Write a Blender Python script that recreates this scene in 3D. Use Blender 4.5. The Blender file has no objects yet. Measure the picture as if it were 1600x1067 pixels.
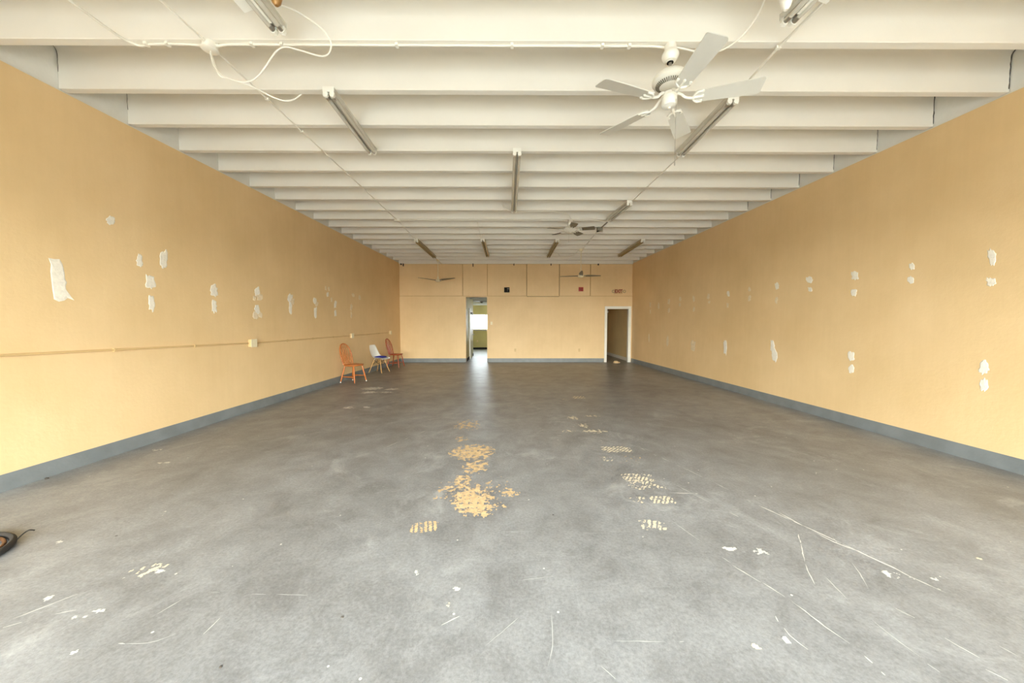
import bpy, math, random
from mathutils import Vector, Matrix, noise

random.seed(7)
R = math.radians
SC = bpy.context.scene
COL = SC.collection

# ------------------------------------------------------------------ camera
CAM_H = 1.46
F_PX, PX, PY = 543.0, 800.0, 533.5
cam_d = bpy.data.cameras.new('camera')
cam = bpy.data.objects.new('camera', cam_d)
COL.objects.link(cam)
cam_d.sensor_width = 36.0
cam_d.lens = 36.0 * F_PX / 1600.0
cam_d.clip_start = 0.05
cam_d.clip_end = 300
PITCH = 2.899
YAW = -0.3166
cam.location = (0, 0, CAM_H)
cam.rotation_euler = (R(90 - PITCH), 0, R(YAW))
SC.camera = cam

# ------------------------------------------------------------------ world, sun, exposure
W = bpy.data.worlds.new('World')
SC.world = W
W.use_nodes = True
bg = W.node_tree.nodes['Background']
bg.inputs[0].default_value = (0.88, 0.94, 1.0, 1)
bg.inputs[1].default_value = 17.0

sun_d = bpy.data.lights.new('sun', 'SUN')
sun_d.energy = 12.0
sun_d.angle = R(60)
sun_d.color = (1.0, 0.93, 0.82)
sun = bpy.data.objects.new('sun', sun_d)
sun.location = (0, -20, 12)
sun.rotation_euler = (R(90 - 5.0), 0, 0)
COL.objects.link(sun)

# daylight portal in the shop window behind the camera (guides sky sampling only)
por_d = bpy.data.lights.new('window_portal', 'AREA')
por_d.shape = 'RECTANGLE'
por_d.size, por_d.size_y = 9.0, 2.5
por = bpy.data.objects.new('window_portal', por_d)
por.location = (0.30, -1.62, 1.31)
por.rotation_euler = (R(90), 0, 0)
por_d.cycles.is_portal = True
COL.objects.link(por)

VS = SC.view_settings
VS.view_transform = 'Standard'
VS.look = 'None'
VS.gamma = 1.0
VS.use_curve_mapping = False
VS.exposure = 0.49
SC.cycles.use_denoising = True
SC.cycles.max_bounces = 16
SC.cycles.diffuse_bounces = 10
SC.cycles.glossy_bounces = 4
SC.cycles.transparent_max_bounces = 8
SC.cycles.caustics_reflective = False
SC.cycles.caustics_refractive = False
SC.cycles.sample_clamp_indirect = 12.0

# ------------------------------------------------------------------ pixel to place
def _basis():
    p, a = R(PITCH), R(YAW)
    fw = Vector((-math.sin(a) * math.cos(p), math.cos(a) * math.cos(p), -math.sin(p)))
    r = fw.cross(Vector((0, 0, 1))).normalized()
    return r, r.cross(fw), fw
_r, _u, _f = _basis()
EYE = Vector((0, 0, CAM_H))
def ray(x, y):
    return _r * ((x - PX) / F_PX) - _u * ((y - PY) / F_PX) + _f
def on(x, y, axis, val):
    v = ray(x, y)
    return EYE + v * ((val - EYE[axis]) / v[axis])
def floor_at(x, y, z=0.0): return on(x, y, 2, z)
def ceil_at(x, y, z=3.745): return on(x, y, 2, z)
def depth_at(x, y, Y): return on(x, y, 1, Y)
# side walls converge slightly towards the back
YB = 13.20            # back wall face
YF = -1.60            # front wall face
def wall_x(side, y):
    if side < 0:
        return -4.42 + (y - 3.0) * 0.255 / 10.2
    return 4.97 - (y - 3.0) * 0.345 / 10.2
def wall_hit(side, x, y, off=0.0):
    """point of a side wall seen at a pixel, moved off the wall into the room"""
    k = (0.255 if side < 0 else -0.345) / 10.2
    c = wall_x(side, 0.0) - side * off
    v = ray(x, y)                     # EYE.x + t vx = c + k (t vy)
    t = c / (v.x - k * v.y)
    return EYE + v * t
ZJ = 3.76             # underside of the joists
ZD = 4.17             # underside of the deck

# ------------------------------------------------------------------ materials
MATS = {}
def mat(name, col, rough=0.6, metal=0.0, var=0.06, scale=6.0, bump=0.0, bscale=60.0, spec=0.5, stretch=None, col2=None):
    if name in MATS: return MATS[name]
    m = bpy.data.materials.new(name); m.use_nodes = True
    nt = m.node_tree; N, L = nt.nodes, nt.links
    b = N['Principled BSDF']
    b.inputs['Roughness'].default_value = rough
    b.inputs['Metallic'].default_value = metal
    b.inputs['Specular IOR Level'].default_value = spec
    tc = N.new('ShaderNodeTexCoord')
    src = tc.outputs['Object']
    if stretch:
        mp = N.new('ShaderNodeMapping'); mp.inputs['Scale'].default_value = stretch
        L.new(src, mp.inputs['Vector']); src = mp.outputs['Vector']
    n = N.new('ShaderNodeTexNoise'); n.inputs['Scale'].default_value = scale
    n.inputs['Detail'].default_value = 4.0
    L.new(src, n.inputs['Vector'])
    r = N.new('ShaderNodeValToRGB')
    lo = col2 if col2 else tuple(max(0, c * (1 - var)) for c in col)
    hi = col if col2 else tuple(min(1, c * (1 + var)) for c in col)
    r.color_ramp.elements[0].position = 0.3; r.color_ramp.elements[0].color = (*lo, 1)
    r.color_ramp.elements[1].position = 0.7; r.color_ramp.elements[1].color = (*hi, 1)
    L.new(n.outputs['Fac'], r.inputs['Fac'])
    L.new(r.outputs['Color'], b.inputs['Base Color'])
    if bump:
        n2 = N.new('ShaderNodeTexNoise'); n2.inputs['Scale'].default_value = bscale
        n2.inputs['Detail'].default_value = 3.0
        L.new(tc.outputs['Object'], n2.inputs['Vector'])
        bp = N.new('ShaderNodeBump'); bp.inputs['Strength'].default_value = bump
        bp.inputs['Distance'].default_value = 0.01
        L.new(n2.outputs['Fac'], bp.inputs['Height']); L.new(bp.outputs['Normal'], b.inputs['Normal'])
    MATS[name] = m
    return m

WALL = (0.79, 0.572, 0.305)
def wall_material():
    """apricot paint over rough block: mottled, with faint vertical roller streaks"""
    m = bpy.data.materials.new('apricot_paint'); m.use_nodes = True
    nt = m.node_tree; N, L = nt.nodes, nt.links
    b = N['Principled BSDF']; b.inputs['Roughness'].default_value = 0.55
    b.inputs['Specular IOR Level'].default_value = 0.35
    tc = N.new('ShaderNodeTexCoord')
    n = N.new('ShaderNodeTexNoise'); n.inputs['Scale'].default_value = 0.9; n.inputs['Detail'].default_value = 7
    n.inputs['Roughness'].default_value = 0.6
    L.new(tc.outputs['Object'], n.inputs['Vector'])
    mp = N.new('ShaderNodeMapping'); mp.inputs['Scale'].default_value = (9, 9, 0.7)
    L.new(tc.outputs['Object'], mp.inputs['Vector'])
    n2 = N.new('ShaderNodeTexNoise'); n2.inputs['Scale'].default_value = 1.2; n2.inputs['Detail'].default_value = 6
    n2.inputs['Roughness'].default_value = 0.7
    L.new(mp.outputs['Vector'], n2.inputs['Vector'])
    mx = N.new('ShaderNodeMath'); mx.operation = 'MULTIPLY_ADD'
    mx.inputs[1].default_value = 0.78
    L.new(n.outputs['Fac'], mx.inputs[0])
    m2 = N.new('ShaderNodeMath'); m2.operation = 'MULTIPLY'; m2.inputs[1].default_value = 0.22
    L.new(n2.outputs['Fac'], m2.inputs[0]); L.new(m2.outputs[0], mx.inputs[2])
    r = N.new('ShaderNodeValToRGB')
    r.color_ramp.elements[0].position = 0.32; r.color_ramp.elements[0].color = (*[c * f for c, f in zip(WALL, (0.92, 0.905, 0.865))], 1)
    r.color_ramp.elements[1].position = 0.68; r.color_ramp.elements[1].color = (*[c * f for c, f in zip(WALL, (1.05, 1.065, 1.10))], 1)
    L.new(mx.outputs[0], r.inputs['Fac']); L.new(r.outputs['Color'], b.inputs['Base Color'])
    n3 = N.new('ShaderNodeTexNoise'); n3.inputs['Scale'].default_value = 28; n3.inputs['Detail'].default_value = 6
    n3.inputs['Roughness'].default_value = 0.65
    L.new(tc.outputs['Object'], n3.inputs['Vector'])
    bp = N.new('ShaderNodeBump'); bp.inputs['Strength'].default_value = 0.16; bp.inputs['Distance'].default_value = 0.012
    L.new(n3.outputs['Fac'], bp.inputs['Height']); L.new(bp.outputs['Normal'], b.inputs['Normal'])
    return m

def floor_material():
    """worn grey floor paint on a concrete slab"""
    m = bpy.data.materials.new('worn_floor_paint'); m.use_nodes = True
    nt = m.node_tree; N, L = nt.nodes, nt.links
    b = N['Principled BSDF']; b.inputs['Specular IOR Level'].default_value = 0.35
    tc = N.new('ShaderNodeTexCoord')
    def nz(scale, det, rough, vec=None, dist=0.0):
        n = N.new('ShaderNodeTexNoise'); n.inputs['Scale'].default_value = scale
        n.inputs['Detail'].default_value = det; n.inputs['Roughness'].default_value = rough
        n.inputs['Distortion'].default_value = dist
        L.new(vec or tc.outputs['Object'], n.inputs['Vector']); return n
    def ramp(n, a, b_, ca, cb):
        r = N.new('ShaderNodeValToRGB')
        r.color_ramp.elements[0].position = a; r.color_ramp.elements[0].color = (*ca, 1)
        r.color_ramp.elements[1].position = b_; r.color_ramp.elements[1].color = (*cb, 1)
        L.new(n.outputs['Fac'], r.inputs['Fac']); return r
    def mix(kind, fac, a, c):
        x = N.new('ShaderNodeMix'); x.data_type = 'RGBA'; x.blend_type = kind
        if isinstance(fac, float): x.inputs['Factor'].default_value = fac
        else: L.new(fac, x.inputs['Factor'])
        L.new(a, x.inputs[6]); L.new(c, x.inputs[7]); return x.outputs[2]
    big = ramp(nz(0.35, 5, 0.6, None, 0.6), 0.3, 0.7, (0.252, 0.25, 0.245), (0.385, 0.398, 0.41))
    mid = ramp(nz(3.0, 8, 0.72, None, 0.4), 0.3, 0.72, (0.60, 0.59, 0.58), (1.05, 1.05, 1.05))
    fine = ramp(nz(55, 6, 0.8), 0.32, 0.68, (0.55, 0.55, 0.55), (1.1, 1.1, 1.1))
    c = mix('MULTIPLY', 1.0, big.outputs['Color'], mid.outputs['Color'])
    c = mix('MULTIPLY', 0.8, c, fine.outputs['Color'])
    # rubbed-through pale haze
    worn = ramp(nz(1.1, 9, 0.78, None, 1.2), 0.55, 0.75, (0, 0, 0), (0.55, 0.55, 0.55))
    pale = N.new('ShaderNodeRGB'); pale.outputs[0].default_value = (0.50, 0.51, 0.51, 1)
    c = mix('MIX', worn.outputs['Color'], c, pale.outputs[0])
    # tiny white paint specks and dark pits
    v = N.new('ShaderNodeTexVoronoi'); v.inputs['Scale'].default_value = 5.5
    L.new(tc.outputs['Object'], v.inputs['Vector'])
    sp = N.new('ShaderNodeMath'); sp.operation = 'LESS_THAN'; sp.inputs[1].default_value = 0.035
    L.new(v.outputs['Distance'], sp.inputs[0])
    white = N.new('ShaderNodeRGB'); white.outputs[0].default_value = (0.62, 0.60, 0.55, 1)
    c = mix('MIX', sp.outputs[0], c, white.outputs[0])
    v2 = N.new('ShaderNodeTexVoronoi'); v2.inputs['Scale'].default_value = 2.3
    mp = N.new('ShaderNodeMapping'); mp.inputs['Location'].default_value = (3.3, 1.7, 0)
    L.new(tc.outputs['Object'], mp.inputs['Vector']); L.new(mp.outputs['Vector'], v2.inputs['Vector'])
    sp2 = N.new('ShaderNodeMath'); sp2.operation = 'LESS_THAN'; sp2.inputs[1].default_value = 0.018
    L.new(v2.outputs['Distance'], sp2.inputs[0])
    dark = N.new('ShaderNodeRGB'); dark.outputs[0].default_value = (0.05, 0.045, 0.04, 1)
    c = mix('MIX', sp2.outputs[0], c, dark.outputs[0])
    L.new(c, b.inputs['Base Color'])
    rr = N.new('ShaderNodeMapRange'); rr.inputs['To Min'].default_value = 0.30; rr.inputs['To Max'].default_value = 0.48
    L.new(nz(1.7, 6, 0.6).outputs['Fac'], rr.inputs['Value']); L.new(rr.outputs[0], b.inputs['Roughness'])
    bp = N.new('ShaderNodeBump'); bp.inputs['Strength'].default_value = 0.18; bp.inputs['Distance'].default_value = 0.006
    L.new(nz(14, 8, 0.7).outputs['Fac'], bp.inputs['Height']); L.new(bp.outputs['Normal'], b.inputs['Normal'])
    return m

M_WALL = wall_material()
M_FLOOR = floor_material()
M_CEIL = mat('white_ceiling_paint', (0.77, 0.735, 0.655), 0.6, var=0.03, scale=1.5, bump=0.08, bscale=25)
M_UPPER = mat('white_upper_wall', (0.72, 0.71, 0.66), 0.65, var=0.05, scale=2.5, bump=0.3, bscale=18)
M_BASE = mat('grey_base_paint', (0.19, 0.205, 0.205), 0.45, var=0.12, scale=5, bump=0.15, bscale=40)
M_WHITE = mat('white_enamel', (0.84, 0.82, 0.74), 0.3, var=0.02)
M_CABLE = mat('white_cable', (0.80, 0.77, 0.68), 0.45, var=0.03)
M_TRIM = mat('white_trim', (0.80, 0.77, 0.68), 0.4, var=0.03)
M_CHROME = mat('brushed_metal', (0.55, 0.53, 0.48), 0.3, 0.9, var=0.08, scale=30)
M_TUBE = mat('unlit_tube_glass', (0.60, 0.57, 0.49), 0.18, var=0.04)
M_HOUSE = mat('strip_housing', (0.60, 0.58, 0.51), 0.4, var=0.05)
M_TUBE_SHADE = mat('unlit_tube_shaded', (0.36, 0.27, 0.13), 0.25, var=0.08)  # browner tube and housing copies: shade and wall reflection put into the colour
M_HOUSE_SHADE = mat('strip_housing_shaded', (0.42, 0.34, 0.20), 0.45, var=0.08)
M_SPACKLE = mat('spackle', (0.86, 0.80, 0.68), 0.85, var=0.06, scale=25, bump=0.25, bscale=50)
M_SPACKLE_T = mat('thin_spackle', (0.80, 0.66, 0.46), 0.8, var=0.10, scale=18, bump=0.2, bscale=50)
M_CHIP = mat('bare_tan_concrete', (0.58, 0.42, 0.23), 0.8, var=0.18, scale=22)
M_CHIPC = mat('cream_adhesive', (0.62, 0.56, 0.42), 0.8, var=0.12, scale=25)
M_SCR = mat('scratch_white', (0.58, 0.57, 0.53), 0.8, var=0.1, scale=15)
M_SCRF = mat('scratch_faint', (0.44, 0.44, 0.42), 0.8, var=0.1, scale=15)
M_BLACK = mat('black_plastic', (0.015, 0.013, 0.011), 0.8, var=0.1, spec=0.2)
M_DARK = mat('crack_shade_and_dark_stub', (0.07, 0.06, 0.05), 0.9, var=0.2)
M_RED = mat('red_enamel', (0.38, 0.018, 0.012), 0.4, var=0.05)
M_REDL = mat('exit_red', (0.25, 0.03, 0.015), 0.5, var=0.03)
M_WOOD = mat('orange_stained_wood', (0.62, 0.205, 0.045), 0.35, var=0.2, scale=9, stretch=(6, 6, 0.8), col2=(0.42, 0.115, 0.022))
M_WOODR = mat('red_stained_wood', (0.42, 0.085, 0.022), 0.35, var=0.2, scale=9, stretch=(6, 6, 0.8), col2=(0.26, 0.045, 0.014))
M_DOWEL = mat('beech_dowel', (0.62, 0.36, 0.13), 0.45, var=0.1, scale=9, stretch=(6, 6, 0.8))
M_SHELL = mat('white_plastic_shell', (0.82, 0.80, 0.73), 0.35, var=0.02)
M_BLUE = mat('blue_fabric', (0.025, 0.03, 0.30), 0.9, var=0.15, scale=30, bump=0.3, bscale=200)
M_RUBBER = mat('tyre_rubber', (0.025, 0.022, 0.02), 0.7, var=0.2, scale=20)
M_RIM = mat('rusty_rim', (0.18, 0.085, 0.04), 0.45, 0.6, var=0.3, scale=25)
M_YEL = mat('back_room_paint', (0.58, 0.49, 0.19), 0.6, var=0.05, scale=1.5)
M_TAN = mat('passage_paint', (0.76, 0.58, 0.29), 0.6, var=0.06, scale=1.5)
M_CREAM = mat('cream_plate', (0.83, 0.74, 0.52), 0.45, var=0.03)
M_COND = mat('painted_conduit', (0.66, 0.455, 0.215), 0.5, var=0.05)
M_STEEL = mat('storefront_frame', (0.35, 0.34, 0.32), 0.5, 0.3, var=0.05)
M_PAVE = mat('pale_pavement', (0.45, 0.44, 0.42), 0.9, var=0.08, scale=0.8)
M_BLADE = mat('grey_fan_blade', (0.19, 0.16, 0.11), 0.5, 0.0, var=0.05)
M_FANBLADE = mat('white_fan_blade', (0.66, 0.64, 0.57), 0.4, var=0.03)
M_DKBROWN = mat('dark_brown_fan', (0.05, 0.035, 0.02), 0.5, var=0.1)
M_BROWN = mat('brown_metal', (0.33, 0.17, 0.05), 0.4, 0.3, var=0.15)
M_GREYB = mat('grey_junction_box', (0.22, 0.20, 0.15), 0.5, 0.2, var=0.1)
M_DEBRIS = mat('dark_debris', (0.05, 0.04, 0.03), 0.9, var=0.3, scale=40)
def glass_material():
    m = bpy.data.materials.new('window_glass'); m.use_nodes = True
    nt = m.node_tree; N, L = nt.nodes, nt.links
    N.remove(N['Principled BSDF'])
    t = N.new('ShaderNodeBsdfTransparent'); t.inputs[0].default_value = (0.96, 0.98, 0.97, 1)
    g = N.new('ShaderNodeBsdfGlossy'); g.inputs['Roughness'].default_value = 0.03
    x = N.new('ShaderNodeMixShader'); x.inputs[0].default_value = 0.06
    nz = N.new('ShaderNodeTexNoise'); nz.inputs['Scale'].default_value = 2
    mr = N.new('ShaderNodeMapRange'); mr.inputs['To Min'].default_value = 0.04; mr.inputs['To Max'].default_value = 0.08
    L.new(nz.outputs['Fac'], mr.inputs['Value']); L.new(mr.outputs[0], x.inputs[0])
    L.new(t.outputs[0], x.inputs[1]); L.new(g.outputs[0], x.inputs[2])
    L.new(x.outputs[0], N['Material Output'].inputs['Surface'])
    return m
M_GLASS = glass_material()

# ------------------------------------------------------------------ mesh helpers
class MB:
    def __init__(s): s.v, s.f = [], []
    def add(s, v, f):
        o = len(s.v); s.v += [tuple(p) for p in v]; s.f += [tuple(i + o for i in q) for q in f]; return s
    def box(s, a, b, M=None):
        (x0, y0, z0), (x1, y1, z1) = a, b
        v = [Vector(p) for p in ((x0,y0,z0),(x1,y0,z0),(x1,y1,z0),(x0,y1,z0),(x0,y0,z1),(x1,y0,z1),(x1,y1,z1),(x0,y1,z1))]
        if M: v = [M @ p for p in v]
        return s.add(v, ((0,3,2,1),(4,5,6,7),(0,1,5,4),(1,2,6,5),(2,3,7,6),(3,0,4,7)))
    def hexa(s, bot, top):
        return s.add(list(bot) + list(top), ((0,3,2,1),(4,5,6,7),(0,1,5,4),(1,2,6,5),(2,3,7,6),(3,0,4,7)))
    def tube(s, pts, rad, n=10, cap=True):
        pts = [Vector(p) for p in pts]
        k = len(pts)
        if not hasattr(rad, '__len__'): rad = [rad] * k
        rings = []; up = None
        for i, p in enumerate(pts):
            d = (pts[min(i + 1, k - 1)] - pts[max(i - 1, 0)]).normalized()
            if up is None:
                up = Vector((0, 0, 1)) if abs(d.z) < 0.9 else Vector((1, 0, 0))
            a = (up - d * up.dot(d)).normalized(); b = d.cross(a); up = a
            rings.append([p + (a * math.cos(t) + b * math.sin(t)) * rad[i] for t in [2 * math.pi * j / n for j in range(n)]])
        v = [q for r_ in rings for q in r_]; f = []
        for i in range(k - 1):
            for j in range(n):
                f.append((i*n+j, i*n+(j+1) % n, (i+1)*n+(j+1) % n, (i+1)*n+j))
        if cap:
            f.append(tuple(range(n - 1, -1, -1))); f.append(tuple((k-1)*n + j for j in range(n)))
        return s.add(v, f)
    def lathe(s, prof, n=24, c=(0, 0, 0), M=None):
        """profile of (radius, z) pairs about the z axis"""
        c = Vector(c); v, f = [], []
        for r_, z in prof:
            for j in range(n):
                t = 2 * math.pi * j / n
                p = Vector((r_ * math.cos(t), r_ * math.sin(t), z))
                if M: p = M @ p
                v.append(p + c)
        for i in range(len(prof) - 1):
            for j in range(n):
                f.append((i*n+j, i*n+(j+1) % n, (i+1)*n+(j+1) % n, (i+1)*n+j))
        f.append(tuple(range(n - 1, -1, -1))); f.append(tuple((len(prof)-1)*n + j for j in range(n)))
        return s.add(v, f)
    def prism(s, out, z0, z1, M=None):
        """closed outline of (x, y) pairs raised from z0 to z1"""
        n = len(out)
        v = [Vector((x, y, z0)) for x, y in out] + [Vector((x, y, z1)) for x, y in out]
        if M: v = [M @ p for p in v]
        f = [tuple(range(n - 1, -1, -1)), tuple(range(n, 2 * n))]
        for j in range(n): f.append((j, (j + 1) % n, n + (j + 1) % n, n + j))
        return s.add(v, f)
    def mesh(s, name, m, smooth=False):
        me = bpy.data.meshes.new(name); me.from_pydata(s.v, [], s.f)
        me.materials.append(m)
        import bmesh
        b = bmesh.new(); b.from_mesh(me); bmesh.ops.recalc_face_normals(b, faces=b.faces); b.to_mesh(me); b.free()
        if smooth:
            me.polygons.foreach_set('use_smooth', [True] * len(me.polygons))
            try: me.set_sharp_from_angle(angle=R(38))
            except Exception: pass
        return me
    def obj(s, name, m, parent=None, smooth=False):
        o = bpy.data.objects.new(name, s.mesh(name, m, smooth)); COL.objects.link(o)
        if parent: o.parent = parent
        return o
def smooth_path(pts, n=8):
    """Catmull-Rom through the points"""
    P = [Vector(p) for p in pts]; out = []
    for i in range(len(P) - 1):
        a, b, c, d = P[max(i-1, 0)], P[i], P[i+1], P[min(i+2, len(P)-1)]
        for j in range(n):
            t = j / n
            out.append(0.5 * ((2*b) + (c-a)*t + (2*a-5*b+4*c-d)*t*t + (3*b-a-3*c+d)*t**3))
    out.append(P[-1]); return out
def tag(o, label, cat, group=None):
    o['label'] = label; o['category'] = cat
    if group: o['group'] = group
    return o
def empty(name, loc, rz=0.0):
    o = bpy.data.objects.new(name, None); COL.objects.link(o)
    o.empty_display_size = 0.1; o.location = loc; o.rotation_euler = (0, 0, rz); return o
def struct(name, mb, m, label, cat, smooth=False):
    o = mb.obj(name, m, None, smooth); o['kind'] = 'structure'; tag(o, label, cat); return o

# ================================================================== THE ROOM
T = 0.20
YR = 20.6            # back of the rooms behind
fl = MB().box((-7.5, YF - T, -0.15), (7.5, YR + T, 0.0))
floor = struct('floor', fl, M_FLOOR, 'worn grey painted concrete floor with scratches and bare tan patches', 'floor')
pv = MB().box((-40, -45, -0.30), (40, YF - T - 0.002, -0.02))
struct('pavement', pv, M_PAVE, 'pale concrete pavement outside the shop window behind the camera', 'pavement')

def side_wall(side, name, label):
    y0, y1 = YF - T, YB
    a0, a1 = wall_x(side, y0), wall_x(side, y1)
    o = side * T
    w = MB().hexa([(a0, y0, 0), (a1, y1, 0), (a1 + o, y1, 0), (a0 + o, y0, 0)],
                  [(a0, y0, ZJ - 0.02), (a1, y1, ZJ - 0.02), (a1 + o, y1, ZJ - 0.02), (a0 + o, y0, ZJ - 0.02)])
    ob = struct(name, w, M_WALL, label, 'wall')
    e = side * 0.014         # the white upper band sits back a little above the tan paint
    u = MB().hexa([(a0 + e, y0, ZJ - 0.02), (a1 + e, y1, ZJ - 0.02), (a1 + o, y1, ZJ - 0.02), (a0 + o, y0, ZJ - 0.02)],
                  [(a0 + e, y0, ZD), (a1 + e, y1, ZD), (a1 + o, y1, ZD), (a0 + o, y0, ZD)])
    u.obj('upper_band', M_UPPER, ob)
    bb = MB()
    t_ = -side * 0.014
    bb.hexa([(a0, y0 + T, 0), (a1, y1, 0), (a1 + t_, y1, 0), (a0 + t_, y0 + T, 0)],
            [(a0, y0 + T, 0.15), (a1, y1, 0.15), (a1 + t_ * 0.5, y1, 0.15), (a0 + t_ * 0.5, y0 + T, 0.15)])
    struct('baseboard_left' if side < 0 else 'baseboard_right', bb, M_BASE,
           'blue-grey painted base band along the %s wall' % ('left' if side < 0 else 'right'), 'baseboard')
    return ob
wall_left = side_wall(-1, 'wall_left', 'long apricot painted wall on the left with spackle patches')
wall_right = side_wall(1, 'wall_right', 'long apricot painted wall on the right with spackle patches')

# ---- back wall with two doorways
XL, XR = wall_x(-1, YB) - T, wall_x(1, YB) + T
D1A, D1B, D1Z = -1.67, -0.87, 2.475        # open passage
D2A, D2B, D2Z = 3.67, 4.51, 2.045          # cased doorway
wb = MB()
y0, y1 = YB, YB + 0.14
wb.box((XL, y0, 0), (D1A, y1, ZD)); wb.box((D1A, y0, D1Z), (D1B, y1, ZD)); wb.box((D1B, y0, 0), (D2A, y1, ZD))
wb.box((D2A, y0, D2Z), (D2B, y1, ZD)); wb.box((D2B, y0, 0), (XR, y1, ZD))
wall_back = struct('wall_back', wb, M_WALL, 'apricot back wall with boarded panels above two doorways', 'wall')
# boards nailed over the upper half, each with its own edges
seams = [wall_x(-1, YB) + 0.004] + [depth_at(px, 430, YB).x for px in (723, 761.5)] + [depth_at(px, 430, YB).x for px in (823, 874, 922.5)] + [wall_x(1, YB) - 0.004]
zs = 2.51
M_SEAMSHADE = mat('tan_seam_shade', (0.50, 0.31, 0.12), 0.8, var=0.1, scale=8)  # strips whose colour paints in the shade of the panel seams
M_SEAMSHADE_D = mat('brown_seam_shade', (0.22, 0.12, 0.04), 0.8, var=0.15, scale=8)
for i in range(len(seams) - 1):
    th = 0.05 if i == 3 else 0.026 + 0.004 * (i % 2)
    g = 0.020 if i == 3 else 0.013
    MB().box((seams[i] + g, YB - th, zs + (0.010 if i != 3 else -0.008)), (seams[i + 1] - g, YB, ZJ - 0.055)).obj('panel', M_WALL, wall_back)
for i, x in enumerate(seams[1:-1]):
    MB().box((x - .007, YB - .018, zs + .012), (x + .007, YB, ZJ - .056)).obj('seam_shade_strip', M_SEAMSHADE_D if i in (2, 3) else M_SEAMSHADE, wall_back)
MB().box((seams[3] + .005, YB - .03, zs - .024), (seams[4] - .005, YB, zs - .009)).obj('seam_shade_strip', M_SEAMSHADE_D, wall_back)  # darker strip painted in as shade below the access panel
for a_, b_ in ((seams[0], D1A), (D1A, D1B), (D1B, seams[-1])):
    MB().box((a_, YB - .012, zs - .006), (b_, YB, zs + .004)).obj('seam_shade_strip', M_SEAMSHADE, wall_back)
for a_, b_ in ((wall_x(-1, YB) + .004, D1A), (D1B, D2A - .085)):
    MB().box((a_, YB - .021, .151), (b_, YB, zs - .015)).obj('panel', M_WALL, wall_back)
MB().box((D2A - .083, YB - .021, D2Z + .083), (wall_x(1, YB) - .004, YB, zs - .015)).obj('panel', M_WALL, wall_back)
MB().box((wall_x(-1, YB), YB - 0.05, ZJ - 0.05), (wall_x(1, YB), YB, ZD)).obj('ledger', M_CEIL, wall_back)
for px, w_, h_ in ((626.5, .05, .04), (630, .03, .09), (739, .03, .10), (803, .03, .06), (861, .03, .06), (935, .04, .05)):
    c = depth_at(px, 412, YB - 0.06)
    MB().box((c.x - w_/2, YB - 0.075, ZJ - 0.055 - h_), (c.x + w_/2, YB - 0.013, ZJ - 0.045)).obj('hanger_stub', M_DARK, wall_back)
bbk = MB()
for a, b in ((wall_x(-1, YB) + 0.016, D1A), (D1B, D2A - 0.09)):
    bbk.box((a, YB - 0.014, 0), (b, YB, 0.15))
struct('baseboard_back', bbk, M_BASE, 'blue-grey painted base band along the back wall', 'baseboard')
# casing of the right doorway
cs = MB()
cs.box((D2A - 0.08, YB - 0.022, 0), (D2A, YB, D2Z + 0.08)); cs.box((D2B, YB - 0.022, 0), (min(D2B + 0.08, wall_x(1, YB) - 0.004), YB, D2Z + 0.08))
cs.box((D2A, YB - 0.022, D2Z), (D2B, YB, D2Z + 0.08))
cs.box((D2A, YB, 0), (D2A + 0.018, YB + 0.14, D2Z)); cs.box((D2B - 0.018, YB, 0), (D2B, YB + 0.14, D2Z)); cs.box((D2A, YB, D2Z - 0.018), (D2B, YB + 0.14, D2Z))
struct('trim_1', cs, M_TRIM, 'white casing around the right doorway in the back wall', 'door casing')

# ---- passage and back room behind the left opening
yb1 = YB + 0.14
pl = MB()
pl.box((D1A - 0.12, yb1, 0), (D1A - 0.02, 15.9, 2.62))
struct('wall_passage', pl, M_YEL, 'dull yellow side wall of the passage behind the back wall', 'wall')
MB().box((D1A - 0.02, yb1 + .02, 0), (D1A - 0.006, 15.9, 0.12)).obj('base_strip', M_BLACK, bpy.data.objects['wall_passage'])
pr = MB(); pr.box((D1B + 0.02, yb1, 0), (D1B + 0.12, 15.9, 2.62))
struct('wall_passage_right', pr, M_YEL, 'yellow right side wall of the passage behind the opening', 'wall')
# room walls
WX0, WX1, WZ0, WZ1 = -2.28, 1.20, 1.13, 2.02  # window widened to the right, out of view, to brighten the back room
rb = MB()
rb.box((-5.5, 20.0, 0), (WX0, 20.2, 2.62)); rb.box((WX1, 20.0, 0), (2.5, 20.2, 2.62))
rb.box((WX0, 20.0, 0), (WX1, 20.2, WZ0)); rb.box((WX0, 20.0, WZ1), (WX1, 20.2, 2.62))
wbr = struct('wall_back_room', rb, M_YEL, 'yellow far wall of the back room holding the bright window', 'wall')
MB().box((-5.5, 19.985, 0), (2.5, 20.0, 0.11)).obj('base_strip', M_BLACK, wbr)
rs = MB(); rs.box((-5.6, 15.8, 0), (-5.5, 20.2, 2.62)); rs.box((2.5, 15.8, 0), (2.6, 20.2, 2.62)); rs.box((-5.6, 15.8, 0), (D1A - 0.12, 15.9, 2.62)); rs.box((D1B + 0.12, 15.8, 0), (2.6, 15.9, 2.62))
struct('wall_side_room', rs, M_YEL, 'yellow side walls of the back room', 'wall')
cr = MB(); cr.box((-5.6, yb1, 2.62), (2.6, 20.2, 2.72))
crm = struct('ceiling_back_room', cr, M_UPPER, 'white ceiling of the back room with exposed beams', 'ceiling')
for yy in (14.6, 15.8, 17.0, 18.2, 19.4):
    MB().box((-5.5 if yy > 15.9 else D1A - 0.02, yy, 2.50), (2.5 if yy > 15.9 else D1B + 0.02, yy + 0.07, 2.62)).obj('beam', M_UPPER, crm)
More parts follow.
